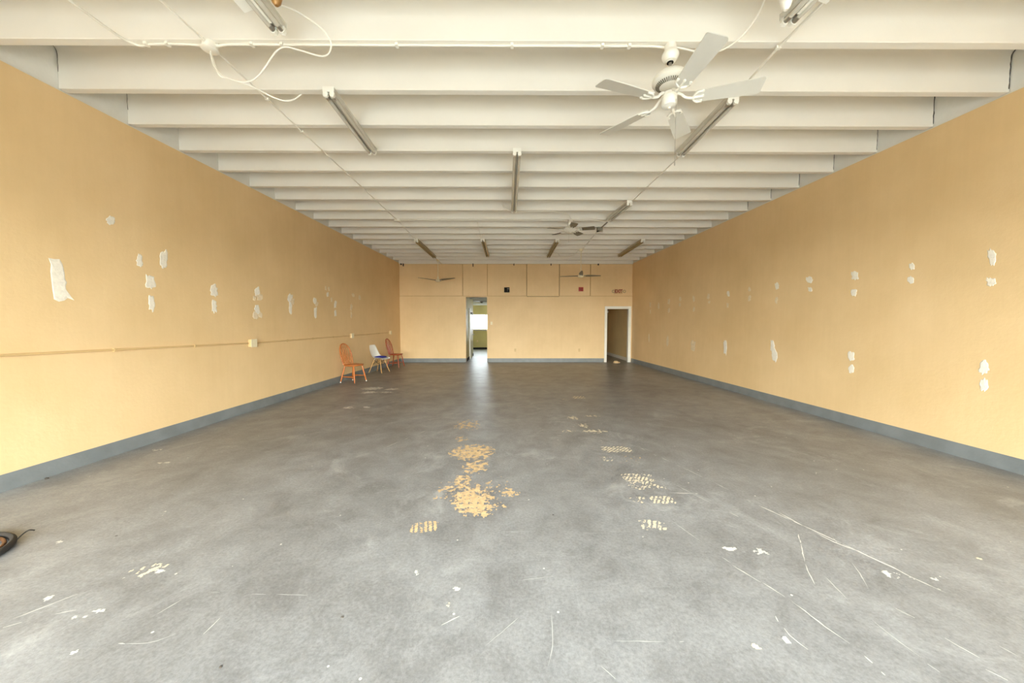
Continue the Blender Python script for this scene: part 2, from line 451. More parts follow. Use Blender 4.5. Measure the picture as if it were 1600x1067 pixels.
# window of the back room
wn = empty('window_1', (0, 20.1, 0)); wn['kind'] = 'structure'
tag(wn, 'bright daylight window in the far wall of the back room', 'window')
fr = MB()
for a, b in (((WX0, 0, WZ0), (WX0 + .05, .06, WZ1)), ((WX1 - .05, 0, WZ0), (WX1, .06, WZ1)), ((WX0 + .05, 0, WZ0), (WX1 - .05, .06, WZ0 + .05)), ((WX0 + .05, 0, WZ1 - .05), (WX1 - .05, .06, WZ1))):
    fr.box(a, b)
fr.obj('frame', M_TRIM, wn)
mx_ = [WX0 + .05 + (WX1 - WX0 - .10) * i / 8 for i in range(9)]
for xx in mx_[1:-1]:
    MB().box((xx - .012, .005, WZ0 + .05), (xx + .012, .055, WZ1 - .05)).obj('mullion', M_TRIM, wn)
for xa, xb in zip(mx_, mx_[1:]):
    MB().box((xa + .012, .025, WZ0 + .05), (xb - .012, .031, WZ1 - .05)).obj('pane', M_GLASS, wn)
MB().box((WX0 - .05, -0.16, WZ0 - .05), (WX1 + .05, -0.10, WZ0 + 0.0)).obj('sill', mat('lilac_sill', (0.55, 0.50, 0.56), 0.5), wn)
# open door leaf and frame in the passage
dr = empty('door_1', (D1A + 0.0, 14.45, 0)); dr['kind'] = 'structure'
tag(dr, 'cream door standing open against the passage wall', 'door')
MB().box((-0.018, 0, 0.012), (0.022, 0.80, 2.03)).obj('leaf', mat('olive_cream_door', (0.55, 0.47, 0.25), 0.5), dr)
MB().box((-0.018, -0.09, 0.0), (0.03, -0.005, 2.1)).obj('jamb', M_TRIM, dr)
MB().lathe([(0.0, -.05), (.02, -.045), (.028, -.02), (.012, 0), (.012, .03), (.0, .03)], 12, (0.05, 0.72, 1.0), Matrix.Rotation(R(-90), 3, 'Y')).obj('knob', M_CHROME, dr, True)
MB().box((0.024, 0.02, 1.86), (0.10, 0.30, 1.94)).obj('door_closer', M_GREYB, dr)
# ---- small passage behind the right doorway
p2 = MB()
p2.box((D2B + 0.10, yb1, 0), (D2B + 0.22, 17.2, 2.5))
p2.box((D2A - 0.16, 17.1, 0), (D2B + 0.10, 17.2, 2.5))
p2.box((D2A - 0.16, yb1, 0), (D2A - 0.06, 17.1, 2.5))
w2 = struct('wall_closet', p2, M_TAN, 'dim tan walls of the passage behind the right doorway', 'wall')
MB().box((D2B + 0.086, yb1, 0), (D2B + 0.10, 17.1, 0.13)).obj('base_strip', M_TRIM, w2)
struct('ceiling_closet', MB().box((D2A - 0.16, yb1, 2.5), (D2B + 0.22, 17.2, 2.6)), M_TAN, 'tan ceiling of the passage behind the right doorway', 'ceiling')
d2 = empty('door_2', (D2A + 0.03, YB + 0.16, 0)); d2['kind'] = 'structure'
tag(d2, 'narrow cream door swung back inside the right doorway', 'door')
Md = Matrix.Rotation(R(83), 4, 'Z')
MB().box((0, -0.02, 0.012), (0.80, 0.02, 2.02), Md).obj('leaf', M_TRIM, d2)
MB().lathe([(0.0, 0), (.012, 0), (.012, .03), (.028, .04), (.02, .07), (0.0, .075)], 12, Md @ Vector((0.73, -0.02, .95)), Matrix.Rotation(R(173), 3, 'Z') @ Matrix.Rotation(R(90), 3, 'X')).obj('knob', M_BLACK, d2, True)
MB().box((0.10, -0.09, 1.90), (0.45, -0.022, 1.96), Md).obj('door_closer', M_GREYB, d2)

# ---- front wall behind the camera: a glazed shopfront
fx0, fx1 = wall_x(-1, YF) - T, wall_x(1, YF) + T
GX0, GX1, GZ0, GZ1 = -4.15, 4.75, 0.12, 2.50
fw_ = MB()
fw_.box((fx0, YF - T, 0), (GX0, YF, ZD)); fw_.box((GX1, YF - T, 0), (fx1, YF, ZD))
fw_.box((GX0, YF - T, 0), (GX1, YF, GZ0)); fw_.box((GX0, YF - T, GZ1), (GX1, YF, ZD))
struct('wall_front', fw_, M_WALL, 'apricot front wall around the shop window behind the camera', 'wall')
sw = empty('window_2', (0, YF - 0.12, 0)); sw['kind'] = 'structure'
tag(sw, 'wide metal framed shop window behind the camera', 'window')
nx = 6
for i in range(nx + 1):
    x = GX0 + .03 + (GX1 - GX0 - .06) * i / nx
    MB().box((x - .03, -.03, GZ0), (x + .03, .03, GZ1)).obj('mullion', M_STEEL, sw)
    if i < nx:
        x2 = GX0 + .03 + (GX1 - GX0 - .06) * (i + 1) / nx
        MB().box((x + .03, -.003, GZ0 + .05), (x2 - .03, .003, GZ1 - .05)).obj('pane', M_GLASS, sw)
        MB().box((x + .03, -.03, GZ0), (x2 - .03, .03, GZ0 + .05)).obj('rail', M_STEEL, sw)
        MB().box((x + .03, -.03, GZ1 - .05), (x2 - .03, .03, GZ1)).obj('rail', M_STEEL, sw)

# ---- ceiling: deck and joists
ck = MB().box((-7.5, YF - T, ZD), (7.5, YR + T, ZD + 0.2))
ceiling = struct('ceiling', ck, M_CEIL, 'white painted concrete deck carried by many white joists', 'ceiling')
JS, J0, JT = 0.6035, 2.945, 0.074
for k in range(-7, 17):
    yj = J0 + JS * k
    prof = [(0, ZJ + 0.004), (0.004, ZJ), (JT - 0.004, ZJ), (JT, ZJ + 0.004)]
    rf = 0.07
    for i in range(6):
        t = math.pi * (1 - i / 10.0)          # right fillet to the deck
        prof.append((JT + rf + rf * math.cos(t), ZD - rf + rf * math.sin(t)))
    left = []
    for i in range(6):
        t = math.pi * (i / 10.0)
        left.append((-rf + rf * math.cos(t), ZD - rf + rf * math.sin(t)))
    prof += left[::-1]
    prof = [(a, min(b, ZD + 0.001)) for a, b in prof]
    n = len(prof)
    v, f = [], []
    for side in (-1, 1):
        for a, b in prof:
            v.append((wall_x(side, yj + a) + side * 0.010, yj + a, b))
    f = [tuple(range(n)), tuple(range(2 * n - 1, n - 1, -1))]
    for j in range(n): f.append((j, n + j, n + (j + 1) % n, (j + 1) % n))
    MB().add(v, f).obj('joist', M_CEIL, ceiling, True)
    # dark tube painting in the shade of the crack where a joist meets the right wall band, some on the left
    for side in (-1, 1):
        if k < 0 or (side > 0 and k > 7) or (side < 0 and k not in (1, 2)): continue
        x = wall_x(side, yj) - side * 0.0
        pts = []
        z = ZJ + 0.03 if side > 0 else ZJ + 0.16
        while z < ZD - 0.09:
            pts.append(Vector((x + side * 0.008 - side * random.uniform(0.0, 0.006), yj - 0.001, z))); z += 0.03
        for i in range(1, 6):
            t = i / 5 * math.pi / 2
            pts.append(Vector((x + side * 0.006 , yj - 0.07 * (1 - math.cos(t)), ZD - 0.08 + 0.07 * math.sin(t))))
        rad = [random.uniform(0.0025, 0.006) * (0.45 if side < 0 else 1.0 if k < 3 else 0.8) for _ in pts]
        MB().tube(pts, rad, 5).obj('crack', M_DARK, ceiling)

# ------------------------------------------------------------------ spackle on the walls
def spackle(side, px, py, w, h, thin=False, seed=0, outline=None):
    rnd = random.Random(seed)
    par = wall_left if side < 0 else wall_right
    if outline is None:
        n = 20; outline = []
        sk = rnd.uniform(-0.2, 0.2)
        for i in range(n):
            t = 2 * math.pi * i / n
            c, s_ = math.cos(t), math.sin(t)
            rr = (abs(c) ** 3.2 + abs(s_) ** 3.2) ** (-1 / 3.2) * rnd.uniform(0.66, 1.08)
            outline.append((px + w / 2 * (c * rr + sk * s_), py + h / 2 * s_ * rr))
        cx, cy = px, py
    else:
        cx = sum(p[0] for p in outline) / len(outline); cy = sum(p[1] for p in outline) / len(outline)
    n = len(outline)
    outer = [wall_hit(side, x, y, -0.0005) for x, y in outline]
    inner = [wall_hit(side, cx + (x - cx) * 0.82, cy + (y - cy) * 0.86, 0.003) for x, y in outline]
    mid = wall_hit(side, cx, cy, 0.004)
    v = outer + inner + [mid]
    f = []
    for j in range(n):
        k = (j + 1) % n
        f.append((j, k, n + k, n + j)); f.append((n + j, n + k, 2 * n))
    MB().add(v, f).obj('spackle_patch', M_SPACKLE_T if thin else M_SPACKLE, par)
big = [(75, 402), (84, 404), (93, 404), (98, 412), (101, 424), (102, 436), (105, 441), (103, 447), (104, 456), (110, 462), (117, 470), (106, 466), (101, 470), (92, 472), (84, 468), (82, 456), (80, 440), (78, 424), (79, 412)]
spackle(-1, 0, 0, 0, 0, False, 1, big)
L_ = [(173, 344, 15, 16, 0), (218, 407, 11, 24, 0), (256, 405, 14, 33, 0), (235, 440, 18, 27, 0), (237, 474, 11, 29, 0),
      (334, 454, 13, 22, 0), (335, 478, 9, 24, 0), (402, 455, 9, 15, 0), (406, 465, 10, 12, 1), (398, 466, 6, 8, 1), (402, 484, 9, 18, 0), (399, 493, 10, 14, 1), (407, 492, 7, 10, 1),
      (453, 465, 9, 13, 0), (457, 471, 7, 12, 1), (454, 481, 6, 20, 0), (492, 470, 6, 12, 0), (495, 475, 6, 8, 1), (493, 488, 5, 20, 0),
      (509, 450, 3, 8, 1), (514, 451, 3, 8, 1), (512, 460, 4, 8, 0), (518, 468, 3, 8, 1), (524, 475, 5, 14, 0), (524, 489, 4, 12, 0),
      (552, 461, 5, 7, 1), (562, 465, 4, 9, 1), (549, 480, 4, 12, 1), (549, 492, 3, 12, 1)]
for i, (x, y, w, h, t) in enumerate(L_): spackle(-1, x, y, w, h, bool(t), 100 + i)
R_ = [(1016, 476, 3, 9, 1), (1016, 487, 2, 8, 1), (1029, 478, 3, 12, 1), (1045, 471, 4, 10, 1), (1045, 485, 4, 9, 1), (1063, 467, 4, 8, 1), (1062, 476, 3, 6, 1), (1084, 467, 4, 11, 1),
      (1084, 483, 4, 8, 1), (1107, 463, 5, 10, 1), (1108, 472, 4, 5, 1), (1138, 459, 5, 10, 0), (1137, 477, 4, 8, 1), (1171, 452, 5, 9, 1), (1171, 466, 6, 11, 1), (1214, 447, 8, 13, 0),
      (1213, 469, 5, 12, 1), (1265, 437, 12, 12, 0), (1266, 452, 8, 8, 0), (1014, 528, 2, 16, 1), (1043, 533, 4, 18, 1), (1083, 540, 8, 17, 1), (1133, 543, 6, 25, 0), (1207, 540, 8, 22, 0), (1210, 555, 10, 24, 0),
      (1336, 430, 13, 16, 0), (1334, 457, 10, 14, 0), (1424, 416, 11, 12, 0), (1423, 437, 11, 13, 0), (1550, 401, 15, 30, 0), (1548, 440, 17, 16, 0), (1330, 556, 11, 16, 0),
      (1330, 577, 10, 15, 0), (1537, 574, 18, 24, 0), (1537, 601, 15, 23, 0)]
for i, (x, y, w, h, t) in enumerate(R_): spackle(1, x, y, w, h, bool(t), 300 + i)

# ------------------------------------------------------------------ floor wear: bare patches, adhesive marks and scratches
def wear(px, py, w, h, m, cell=0.008, cover=0.5, stripes=None, seed=0, name='bare_patch', freq=21.0, rot=0.0):
    """lacy flakes of exposed slab inside an ellipse given by its pixel size"""
    c = floor_at(px, py)
    rx = (floor_at(px + w / 2, py) - c).length
    ry = (floor_at(px, py - h / 2).y - floor_at(px, py + h / 2).y) / 2
    nx, ny = max(3, int(2 * rx / cell)), max(3, int(2 * ry / cell))
    ca, sa = math.cos(rot), math.sin(rot)
    idx, v, f = {}, [], []
    def vid(i, j):
        if (i, j) not in idx:
            a, b = (i / nx - .5) * 2 * rx, (j / ny - .5) * 2 * ry
            idx[(i, j)] = len(v); v.append((c.x + a * ca - b * sa, c.y + a * sa + b * ca, 0.0005 + 0.00004 * (seed % 40)))
        return idx[(i, j)]
    for i in range(nx):
        for j in range(ny):
            a, b = ((i + .5) / nx - .5) * 2, ((j + .5) / ny - .5) * 2
            d = math.sqrt(a * a + b * b) if not stripes else (a ** 6 + b ** 6) ** (1 / 6)
            if d > 1.0: continue
            P = Vector((a * rx * freq + seed * 3.1, b * ry * freq + seed * 1.7, seed))
            val = noise.fractal(P, 0.62, 2.2, 6) * 0.80 + cover - .06 - (d * d * 0.62 if not stripes else .25 + .25 * d * d)
            if stripes:
                per, ang, duty = stripes
                s_ = ((a * rx + b * ry * ang) / per + 0.15 * noise.noise(P)) % 1.0
                if s_ > duty: continue
            if val > 0: f.append((vid(i, j), vid(i + 1, j), vid(i + 1, j + 1), vid(i, j + 1)))
    if f: MB().add(v, f).obj(name, m, floor)
tan = [(738, 706, 74, 26, .42), (743, 728, 44, 24, .30), (722, 752, 40, 30, .18), (735, 771, 62, 36, .26), (742, 786, 74, 34, .40), (748, 799, 60, 22, .22), (798, 771, 30, 11, .35), (786, 791, 18, 10, .15), (730, 664, 50, 18, .12),
       (722, 686, 30, 10, .08), (722, 800, 14, 8, .3), (700, 770, 60, 50, -.12), (770, 765, 90, 50, -.18)]
for i, (x, y, w, h, c) in enumerate(tan): wear(x, y, w, h, M_CHIP, 0.009, c, None, i + 1)
stp = [(663, 823, 40, 18, M_CHIP, .55, 0.034, 0.25), (963, 702, 46, 9, M_CHIPC, .6, 0.045, -0.9), (952, 717, 22, 8, M_CHIPC, .2, 0.045, -.9), (985, 716, 34, 9, M_CHIP, -.05, .045, -.9), (997, 746, 48, 12, M_CHIPC, .5, 0.038, -0.6), (1008, 757, 56, 16, M_CHIPC, .3, 0.038, -0.6),
       (1035, 781, 36, 12, M_CHIPC, .65, 0.036, -0.6), (1003, 781, 36, 10, M_CHIPC, .2, 0.036, -0.6), (1020, 820, 40, 16, M_CHIPC, .5, 0.04, -0.5), (904, 621, 20, 4, M_CHIPC, .6, .06, -.5), (884, 624, 14, 3, M_CHIPC, .2, .06, -.5)]
for i, (x, y, w, h, m, c, per, ang) in enumerate(stp):
    wear(x, y, w, h, m, 0.007, c, (per, ang, 0.62), 40 + i, 'adhesive_mark')
crm_ = [(895, 653, 18, 6, .35), (912, 665, 16, 7, .2), (928, 674, 44, 6, .25), (888, 674, 30, 5, .05), (925, 650, 30, 4, .0), (240, 888, 50, 24, .05), (215, 896, 40, 18, .0), (250, 892, 20, 10, .3), (582, 607, 36, 5, .45), (612, 608, 22, 3.5, .5), (577, 613, 26, 4, .45), (603, 613, 26, 3, .3),
        (545, 637, 22, 4, .2), (574, 636, 14, 3, .3), (700, 945, 10, 14, .2), (652, 893, 16, 12, .15), (712, 921, 14, 8, .4), (116, 1019, 10, 8, .3), (78, 935, 22, 10, .45), (115, 965, 10, 6, .4), (134, 963, 10, 5, .4), (155, 955, 30, 7, .3),
        (1140, 858, 30, 8, .2), (1190, 862, 50, 16, .0), (1400, 900, 50, 26, -.05), (1462, 905, 12, 8, .3), (1530, 873, 8, 4, .5), (1180, 1010, 20, 14, .1), (1228, 1000, 14, 16, .1), (245, 703, 16, 4, .3), (258, 723, 26, 3, .4), (95, 846, 10, 8, .2)]
for i, (x, y, w, h, c) in enumerate(crm_): wear(x, y, w, h, M_CHIPC if i < 7 or i in (14, 26, 27) else M_SCR, 0.007, c, None, 80 + i, 'paint_chip', 22.0)
def scratch(pts, w, m, gap=0.35, seed=0):
    rnd = random.Random(seed)
    P = smooth_path([floor_at(x, y, 0.0) for x, y in pts], 10)
    # resample
    L = [0]
    for a, b in zip(P, P[1:]): L.append(L[-1] + (b - a).length)
    v, f = [], []
    s = 0.0
    def pt(s_):
        for i in range(len(L) - 1):
            if s_ <= L[i + 1]:
                t = (s_ - L[i]) / max(1e-6, L[i + 1] - L[i]); d = (P[i + 1] - P[i]).normalized()
                return P[i].lerp(P[i + 1], t), d
        return P[-1], (P[-1] - P[-2]).normalized()
    while s < L[-1]:
        ln = rnd.uniform(0.03, 0.28)
        e = min(s + ln, L[-1])
        n = max(2, int((e - s) / 0.03))
        off = rnd.uniform(-.006, .006)
        base = len(v)
        for i in range(n + 1):
            p, d = pt(s + (e - s) * i / n)
            q = Vector((-d.y, d.x, 0)); ww = w / 2 * math.sin(math.pi * (i + .35) / (n + .7)) * rnd.uniform(.5, 1.2)
            o = q * (off + rnd.uniform(-.0015, .0015))
            v += [p + o - q * ww + Vector((0, 0, .0008)), p + o + q * ww + Vector((0, 0, .0008))]
            if i: f.append((base + 2*i - 2, base + 2*i - 1, base + 2*i + 1, base + 2*i))
        s = e + rnd.uniform(0, .25) * gap
    MB().add(v, f).obj('scratch', m, floor)
SCR = [([(1185, 790), (1290, 838), (1390, 885), (1470, 922)], .012, 0, .4), ([(1215, 800), (1300, 845), (1360, 868), (1430, 905), (1512, 940)], .010, 0, .5), ([(1145, 883), (1230, 935), (1290, 980), (1340, 1015), (1385, 1055)], .007, 0, .25),
       ([(1248, 835), (1258, 880), (1273, 913)], .006, 0, .1), ([(1476, 997), (1530, 1028)], .006, 0, .05), ([(1540, 1047), (1575, 1064)], .006, 0, .3), ([(1045, 770), (1090, 771)], .009, 0, .0), ([(690, 977), (718, 963)], .006, 0, .0),
       ([(318, 991), (344, 966)], .005, 0, .05), ([(246, 960), (284, 938)], .005, 0, .1), ([(20, 967), (60, 952), (130, 925), (196, 902)], .007, 0, .8), ([(5, 980), (50, 967), (120, 952)], .006, 0, .8), ([(185, 1005), (230, 1005), (275, 990)], .006, 1, .8),
       ([(1213, 963), (1232, 992), (1262, 1015)], .006, 0, .2), ([(1060, 760), (1140, 800), (1200, 830)], .008, 1, .6), ([(1000, 700), (1090, 742), (1190, 792)], .009, 1, .7), ([(960, 1003), (1070, 1004)], .004, 1, .3), ([(760, 1010), (790, 985), (812, 966)], .004, 1, .6),
       ([(1050, 815), (1100, 850), (1150, 885)], .006, 1, .6), ([(1290, 900), (1340, 950), (1400, 1000), (1470, 1050)], .006, 1, .8), ([(1400, 950), (1430, 965)], .006, 0, .2), ([(1300, 840), (1340, 890), (1360, 925)], .006, 1, .9), ([(330, 925), (420, 928), (480, 930)], .004, 1, .9),
       ([(600, 700), (690, 664), (735, 658)], .010, 1, .9), ([(870, 680), (960, 690), (1020, 705)], .008, 1, .9), ([(1560, 1010), (1590, 1026)], .006, 1, .3), ([(940, 1040), (962, 1060)], .005, 1, .3), ([(860, 960), (862, 1000), (855, 1040)], .004, 1, .7), ([(810, 908), (872, 900)], .004, 1, .3), ([(340, 700), (420, 688), (520, 672)], .009, 1, .9)]
for i, (p, w, m, g) in enumerate(SCR): scratch(p, w, M_SCRF if m else M_SCR, g, 500 + i)

# ================================================================== CEILING FANS
def blade_outline(r0, r1, w0, w1, tipr):
    pts = [(r0, -w0 / 2), (r0 + (r1 - r0) * .5, -(w0 + w1) / 4 * 1.03)]
    for i in range(5):
        t = -math.pi / 2 + math.pi / 2 * i / 4
        pts.append((r1 - tipr + tipr * math.cos(t), -w1 / 2 + tipr + tipr * math.sin(t)))
    for i in range(5):
        t = math.pi / 2 * i / 4
        pts.append((r1 - tipr * 1.6 + tipr * 1.6 * math.cos(t), w1 / 2 - tipr * 1.6 + tipr * 1.6 * math.sin(t)))
    pts += [(r0 + (r1 - r0) * .5, (w0 + w1) / 4 * 1.03), (r0, w0 / 2), (r0 - .02, w0 / 4), (r0 - .02, -w0 / 4)]
    return pts

def classic_fan(label, loc, zb, rod, rad, ang0, tilt, chain, chain_dx, vents=True, bm=None):
    """five-blade fan: loc is the point of the ceiling it hangs from, zb the height of the blades"""
    t = empty('ceiling_fan', loc); tag(t, label, 'ceiling fan')
    X = Matrix.Rotation(R(tilt), 4, 'X')
    MB().lathe([(.030, 0), (.046, -.004), (.048, -.05), (.056, -.056), (.066, -.08), (.067, -.09), (.060, -.110), (.052, -.118), (.046, -.132), (.028, -.140)], 28).obj('canopy', M_WHITE, t, True)
    MB().lathe([(.013, -.13), (.013, -rod)], 14).obj('downrod', M_CHROME, t, True)
    MB().lathe([(.026, -.138), (.026, -.145)], 14).obj('rod_collar', M_BLACK, t, True)
    zm = -rod
    m = MB().lathe([(.02, zm + .02), (.03, zm + .012), (.05, zm), (.10, zm - .018), (.128, zm - .040), (.138, zm - .062), (.138, zm - .080), (.122, zm - .094), (.112, zm - .098), (.075, zm - .116), (.06, zm - .120)], 40)
    m.v = [tuple(X @ (Vector(p) - Vector((0, 0, zm))) + Vector((0, 0, zm))) for p in m.v]
    mo = m.obj('motor_housing', M_WHITE, t, True)
    if vents:
        vm = MB()
        for i in range(40):
            a = 2 * math.pi * i / 40
            Mz = Matrix.Translation((0, 0, zm)) @ X @ Matrix.Rotation(a, 4, 'Z') @ Matrix.Translation((.0945, 0, -.1085)) @ Matrix.Rotation(R(-26), 4, 'Y')
            vm.box((-.017, -.0035, -.003), (.017, .0035, .003), Mz)
        o = vm.obj('vent_slots', M_GREYB, mo)
    zh = zb - loc[2]
    sh = MB().lathe([(.056, zh + .055), (.058, zh + .03), (.050, zh + .026), (.050, zh + .018), (.058, zh + .012), (.060, zh - .03), (.054, zh - .045), (.03, zh - .052), (.012, zh - .054), (.010, zh - .066), (0.0, zh - .066)], 28)
    sh.obj('switch_housing', M_WHITE, t, True)
    for i in range(5):
        a = R(ang0 + 72 * i)
        Mr = Matrix.Translation((0, 0, zh)) @ X @ Matrix.Rotation(a, 4, 'Z')
        Mb = Mr @ Matrix.Rotation(R(-12), 4, 'X')
        b = MB().prism(blade_outline(.20, rad, .115, .155, .018), -.003, .003, Mb).obj('blade', bm or M_FANBLADE, t, False)
        ir = MB()
        pth = [(.06, 0, .05), (.09, 0, .035), (.12, 0, .006), (.16, 0, -.006), (.19, 0, -.008)]
        ir.tube([Mr @ Vector(p) for p in smooth_path(pth, 5)], .011, 10)
        for s in (-1, 1):
            q = [(.175, 0, -.008), (.19, s * .03, -.009), (.215, s * .052, -.009), (.245, s * .05, -.009)]
            ir.tube([Mb @ Vector(p) for p in smooth_path(q, 5)], [.008] * 8 + [.007] * 7 + [.006], 8)
        ir.tube([Mb @ Vector(p) for p in ((.18, 0, -.008), (.25, 0, -.009))], .008, 8)
        for (qx, qy) in ((.245, .05), (.245, -.05), (.25, 0)):
            ir.lathe([(.011, -.012), (.011, -.003)], 10, (0, 0, 0), Mb @ Matrix.Translation((qx, qy, 0)))
        ir.obj('blade_iron', M_WHITE, b, True)
    ch = MB().tube([(chain_dx, -.055, zh - .02), (chain_dx, -.058, zh - .06), (chain_dx, -.058, zh - chain)], .0022, 6)
    ch.lathe([(.002, 0), (.006, -.008), (.006, -.03), (0.002, -.034)], 8, (chain_dx, -.058, zh - chain))
    ch.obj('pull_chain', M_CHROME, t)
    return t
classic_fan('large white five-blade ceiling fan nearest the camera', (1.325, J0 + JT / 2, ZJ), 3.315, .215, .67, -17, 0.5, .52, .03)
classic_fan('smaller white five-blade ceiling fan in mid-ceiling beyond the nearest one', (1.335, J0 + 8 * JS + JT / 2, ZJ), 3.54, .14, .53, 54, 0, .25, -.04, False, M_BLADE)

def modern_fan(label, loc, zb, rad, ang0, two_tone):
    t = empty('ceiling_fan', loc); tag(t, label, 'ceiling fan')
    zh = zb - loc[2]
    MB().lathe([(.055, 0), (.06, -.01), (.05, -.05), (.02, -.07)], 20).obj('canopy', M_CREAM, t, True)
    MB().lathe([(.012, -.06), (.012, zh + .05)], 10).obj('downrod', M_CREAM, t, True)
    MB().lathe([(.022, zh + .13), (.03, zh + .12), (.03, zh + .06), (.06, zh + .045), (.085, zh + .02), (.088, zh - .025), (.075, zh - .045), (.02, zh - .055), (0, zh - .055)], 24).obj('motor_housing', M_CREAM, t, True)
    for i in range(3):
        Mb = Matrix.Translation((0, 0, zh)) @ Matrix.Rotation(R(ang0 + 120 * i), 4, 'Z') @ Matrix.Rotation(R(-3), 4, 'Y') @ Matrix.Rotation(R(-14), 4, 'X')
        out = [(.07, -.03), (.2, -.075), (.42, -.07), (rad - .03, -.035), (rad, -.015), (rad, .005), (.5, .035), (.3, .05), (.15, .05), (.07, .03)]
        b = MB().prism(out, -.004, .004, Mb).obj('blade', M_BLADE, t)
        MB().box((.06, -.025, -.012), (.16, .025, -.004), Mb).obj('blade_iron', M_CHROME, b)
    return t
pL = ceil_at(684, 404.5, ZJ); pR = ceil_at(908, 391, ZJ)
def snap(y):      # nearest joist centre
    k = round((y - J0 - JT / 2) / JS); return J0 + JT / 2 + k * JS
YFL, YFR = snap(pL.y), snap(pR.y)
XFL, XFR = depth_at(684, 404, YFL).x, depth_at(908, 391, YFR).x
modern_fan('three-blade ceiling fan on a long rod at back left, above the passage side', (XFL, YFL, ZJ), depth_at(684, 438, YFL).z, .74, 95, 0)
modern_fan('three-blade ceiling fan on a long rod at back right, toward the exit sign', (XFR, YFR, ZJ), depth_at(908, 431, YFR).z, .74, 22, 1)

# ================================================================== FLUORESCENT STRIPS
def strip_light(label, near, far, old=False, wide=0):
    """two-tube strip screwed under the joists; near and far are its end points at tube height"""
    near, far = Vector(near), Vector(far)
    d = far - near; d.z = 0
    ln = d.length; rz = math.atan2(d.y, d.x) - math.pi / 2
    c = (near + far) / 2
    t = empty('strip_light', (c.x, c.y, ZJ), rz); tag(t, label, 'strip light', 'fluorescent strip lights under the joists')
    mh, mt = (M_HOUSE_SHADE, M_TUBE_SHADE) if old else (M_HOUSE, M_TUBE)
    h = ln / 2
    ho = MB()
    ho.prism([(-.052, -.001), (.052, -.001), (.052, -.03), (.036, -.048), (-.036, -.048), (-.052, -.03)], -h, h, Matrix(((1,0,0,0),(0,0,1,0),(0,1,0,0),(0,0,0,1))))
    ho.obj('housing', mh, t)
    if wide:
        Mw = Matrix.Translation((wide * .056, 0, -.046)) @ Matrix.Rotation(R(wide * 18), 4, 'Y')
        MB().box((min(0, wide * .085), -h, -.004), (max(0, wide * .085), h * .72, 0), Mw).obj('reflector_wing', M_WHITE, t)
        MB().box((-.010, -h, -.086), (.010, h * .84, -.0485)).obj('ballast_cover', M_WHITE, t)
    for s in (-1, 1):
        tb = MB().tube([(s * .032, -h + .03, -.072), (s * .032, h - .03, -.072)], .019, 14).obj('tube', mt, t, True)
        for e in (-1, 1):
            MB().tube([(s * .032, e * (h - .032), -.072), (s * .032, e * (h - .075), -.072)], .0195, 14).obj('end_cap', M_CHROME, tb, True)
            o = MB(); y_ = e * (h - .014)
            pts = [(-.02, -.046), (.02, -.046), (.024, -.075), (.014, -.095), (-.014, -.095), (-.024, -.075)]
            o.prism([(s * .032 + a, b) for a, b in pts], y_ - .014, y_ + .014, Matrix(((1,0,0,0),(0,0,1,0),(0,1,0,0),(0,0,0,1))))
            o.obj('lampholder', M_WHITE if e < 0 or not old else mh, t)
    for e in (-1, 1):
        MB().box((-.054, e * h - .004, -.05), (.054, e * h + .004, -.001)).obj('end_plate', M_WHITE if e < 0 else mh, t)
    return t
ZT = ZJ - 0.072
def strip_px(label, n, f, **k): return strip_light(label, ceil_at(n[0], n[1], ZT), ceil_at(f[0], f[1], ZT), **k)
fe = ceil_at(437, 51, ZT); dr_ = (ceil_at(399, 4, ZT) - fe).normalized()
strip_light('strip light cut by the top edge on the left, beside the looped white cable', fe + dr_ * 1.24, fe, wide=-1)
fe = ceil_at(1229, 38, ZT); dr_ = (ceil_at(1262, 4, ZT) - fe).normalized()
strip_light('strip light cut by the top edge on the right, beyond the nearest fan', fe + dr_ * 1.24, fe, wide=1)
strip_px('strip light left of centre, below the round junction box', (513, 147), (582, 240))
strip_px('strip light partly behind the nearest ceiling fan blades', (1146, 158), (1063, 243))
strip_px('long strip light running down the middle of the ceiling', (808, 240), (803, 331))
strip_px('strip light on the right-hand conduit beside the smaller white fan', (984, 319), (952, 345))
strip_px('leftmost amber-looking strip light of the row near the back wall', (650, 377), (679, 403), old=True)
strip_px('second amber-looking strip light from the left near the back wall', (754, 376), (762, 401), old=True)
strip_px('third amber-looking strip light from the left, below the smaller white fan', (871, 377), (857, 402), old=True)
strip_px('rightmost amber-looking strip light near the back wall', (1005, 377), (968, 401), old=True)

# ================================================================== CABLES AND BOXES ON THE CEILING
def cable(name, label, pts, rad, m=M_CABLE, sm=True, cat='cable', clips=None):
    P = smooth_path(pts, 8) if sm else [Vector(p) for p in pts]
    o = MB().tube(P, rad, 8).obj(name, m, None, True)
    tag(o, label, cat)
    if clips:
        for c, al in clips:      # saddles that hold it to the joist
            c = Vector(c); q = MB()
            if al == 'x': q.box((c.x - .012, c.y - .02, c.z - rad - .002), (c.x + .012, c.y + .02, c.z + rad))
            else: q.box((c.x - .02, c.y - .012, c.z - rad - .002), (c.x + .02, c.y + .012, c.z + rad))
            q.obj('clip', m, o)
    return o
ZC = ZJ - 0.009
yc = J0 + JT * 0.55
bx = depth_at(328, 74, yc).x
def cx(px, z=ZC): return depth_at(px, 70, yc).x
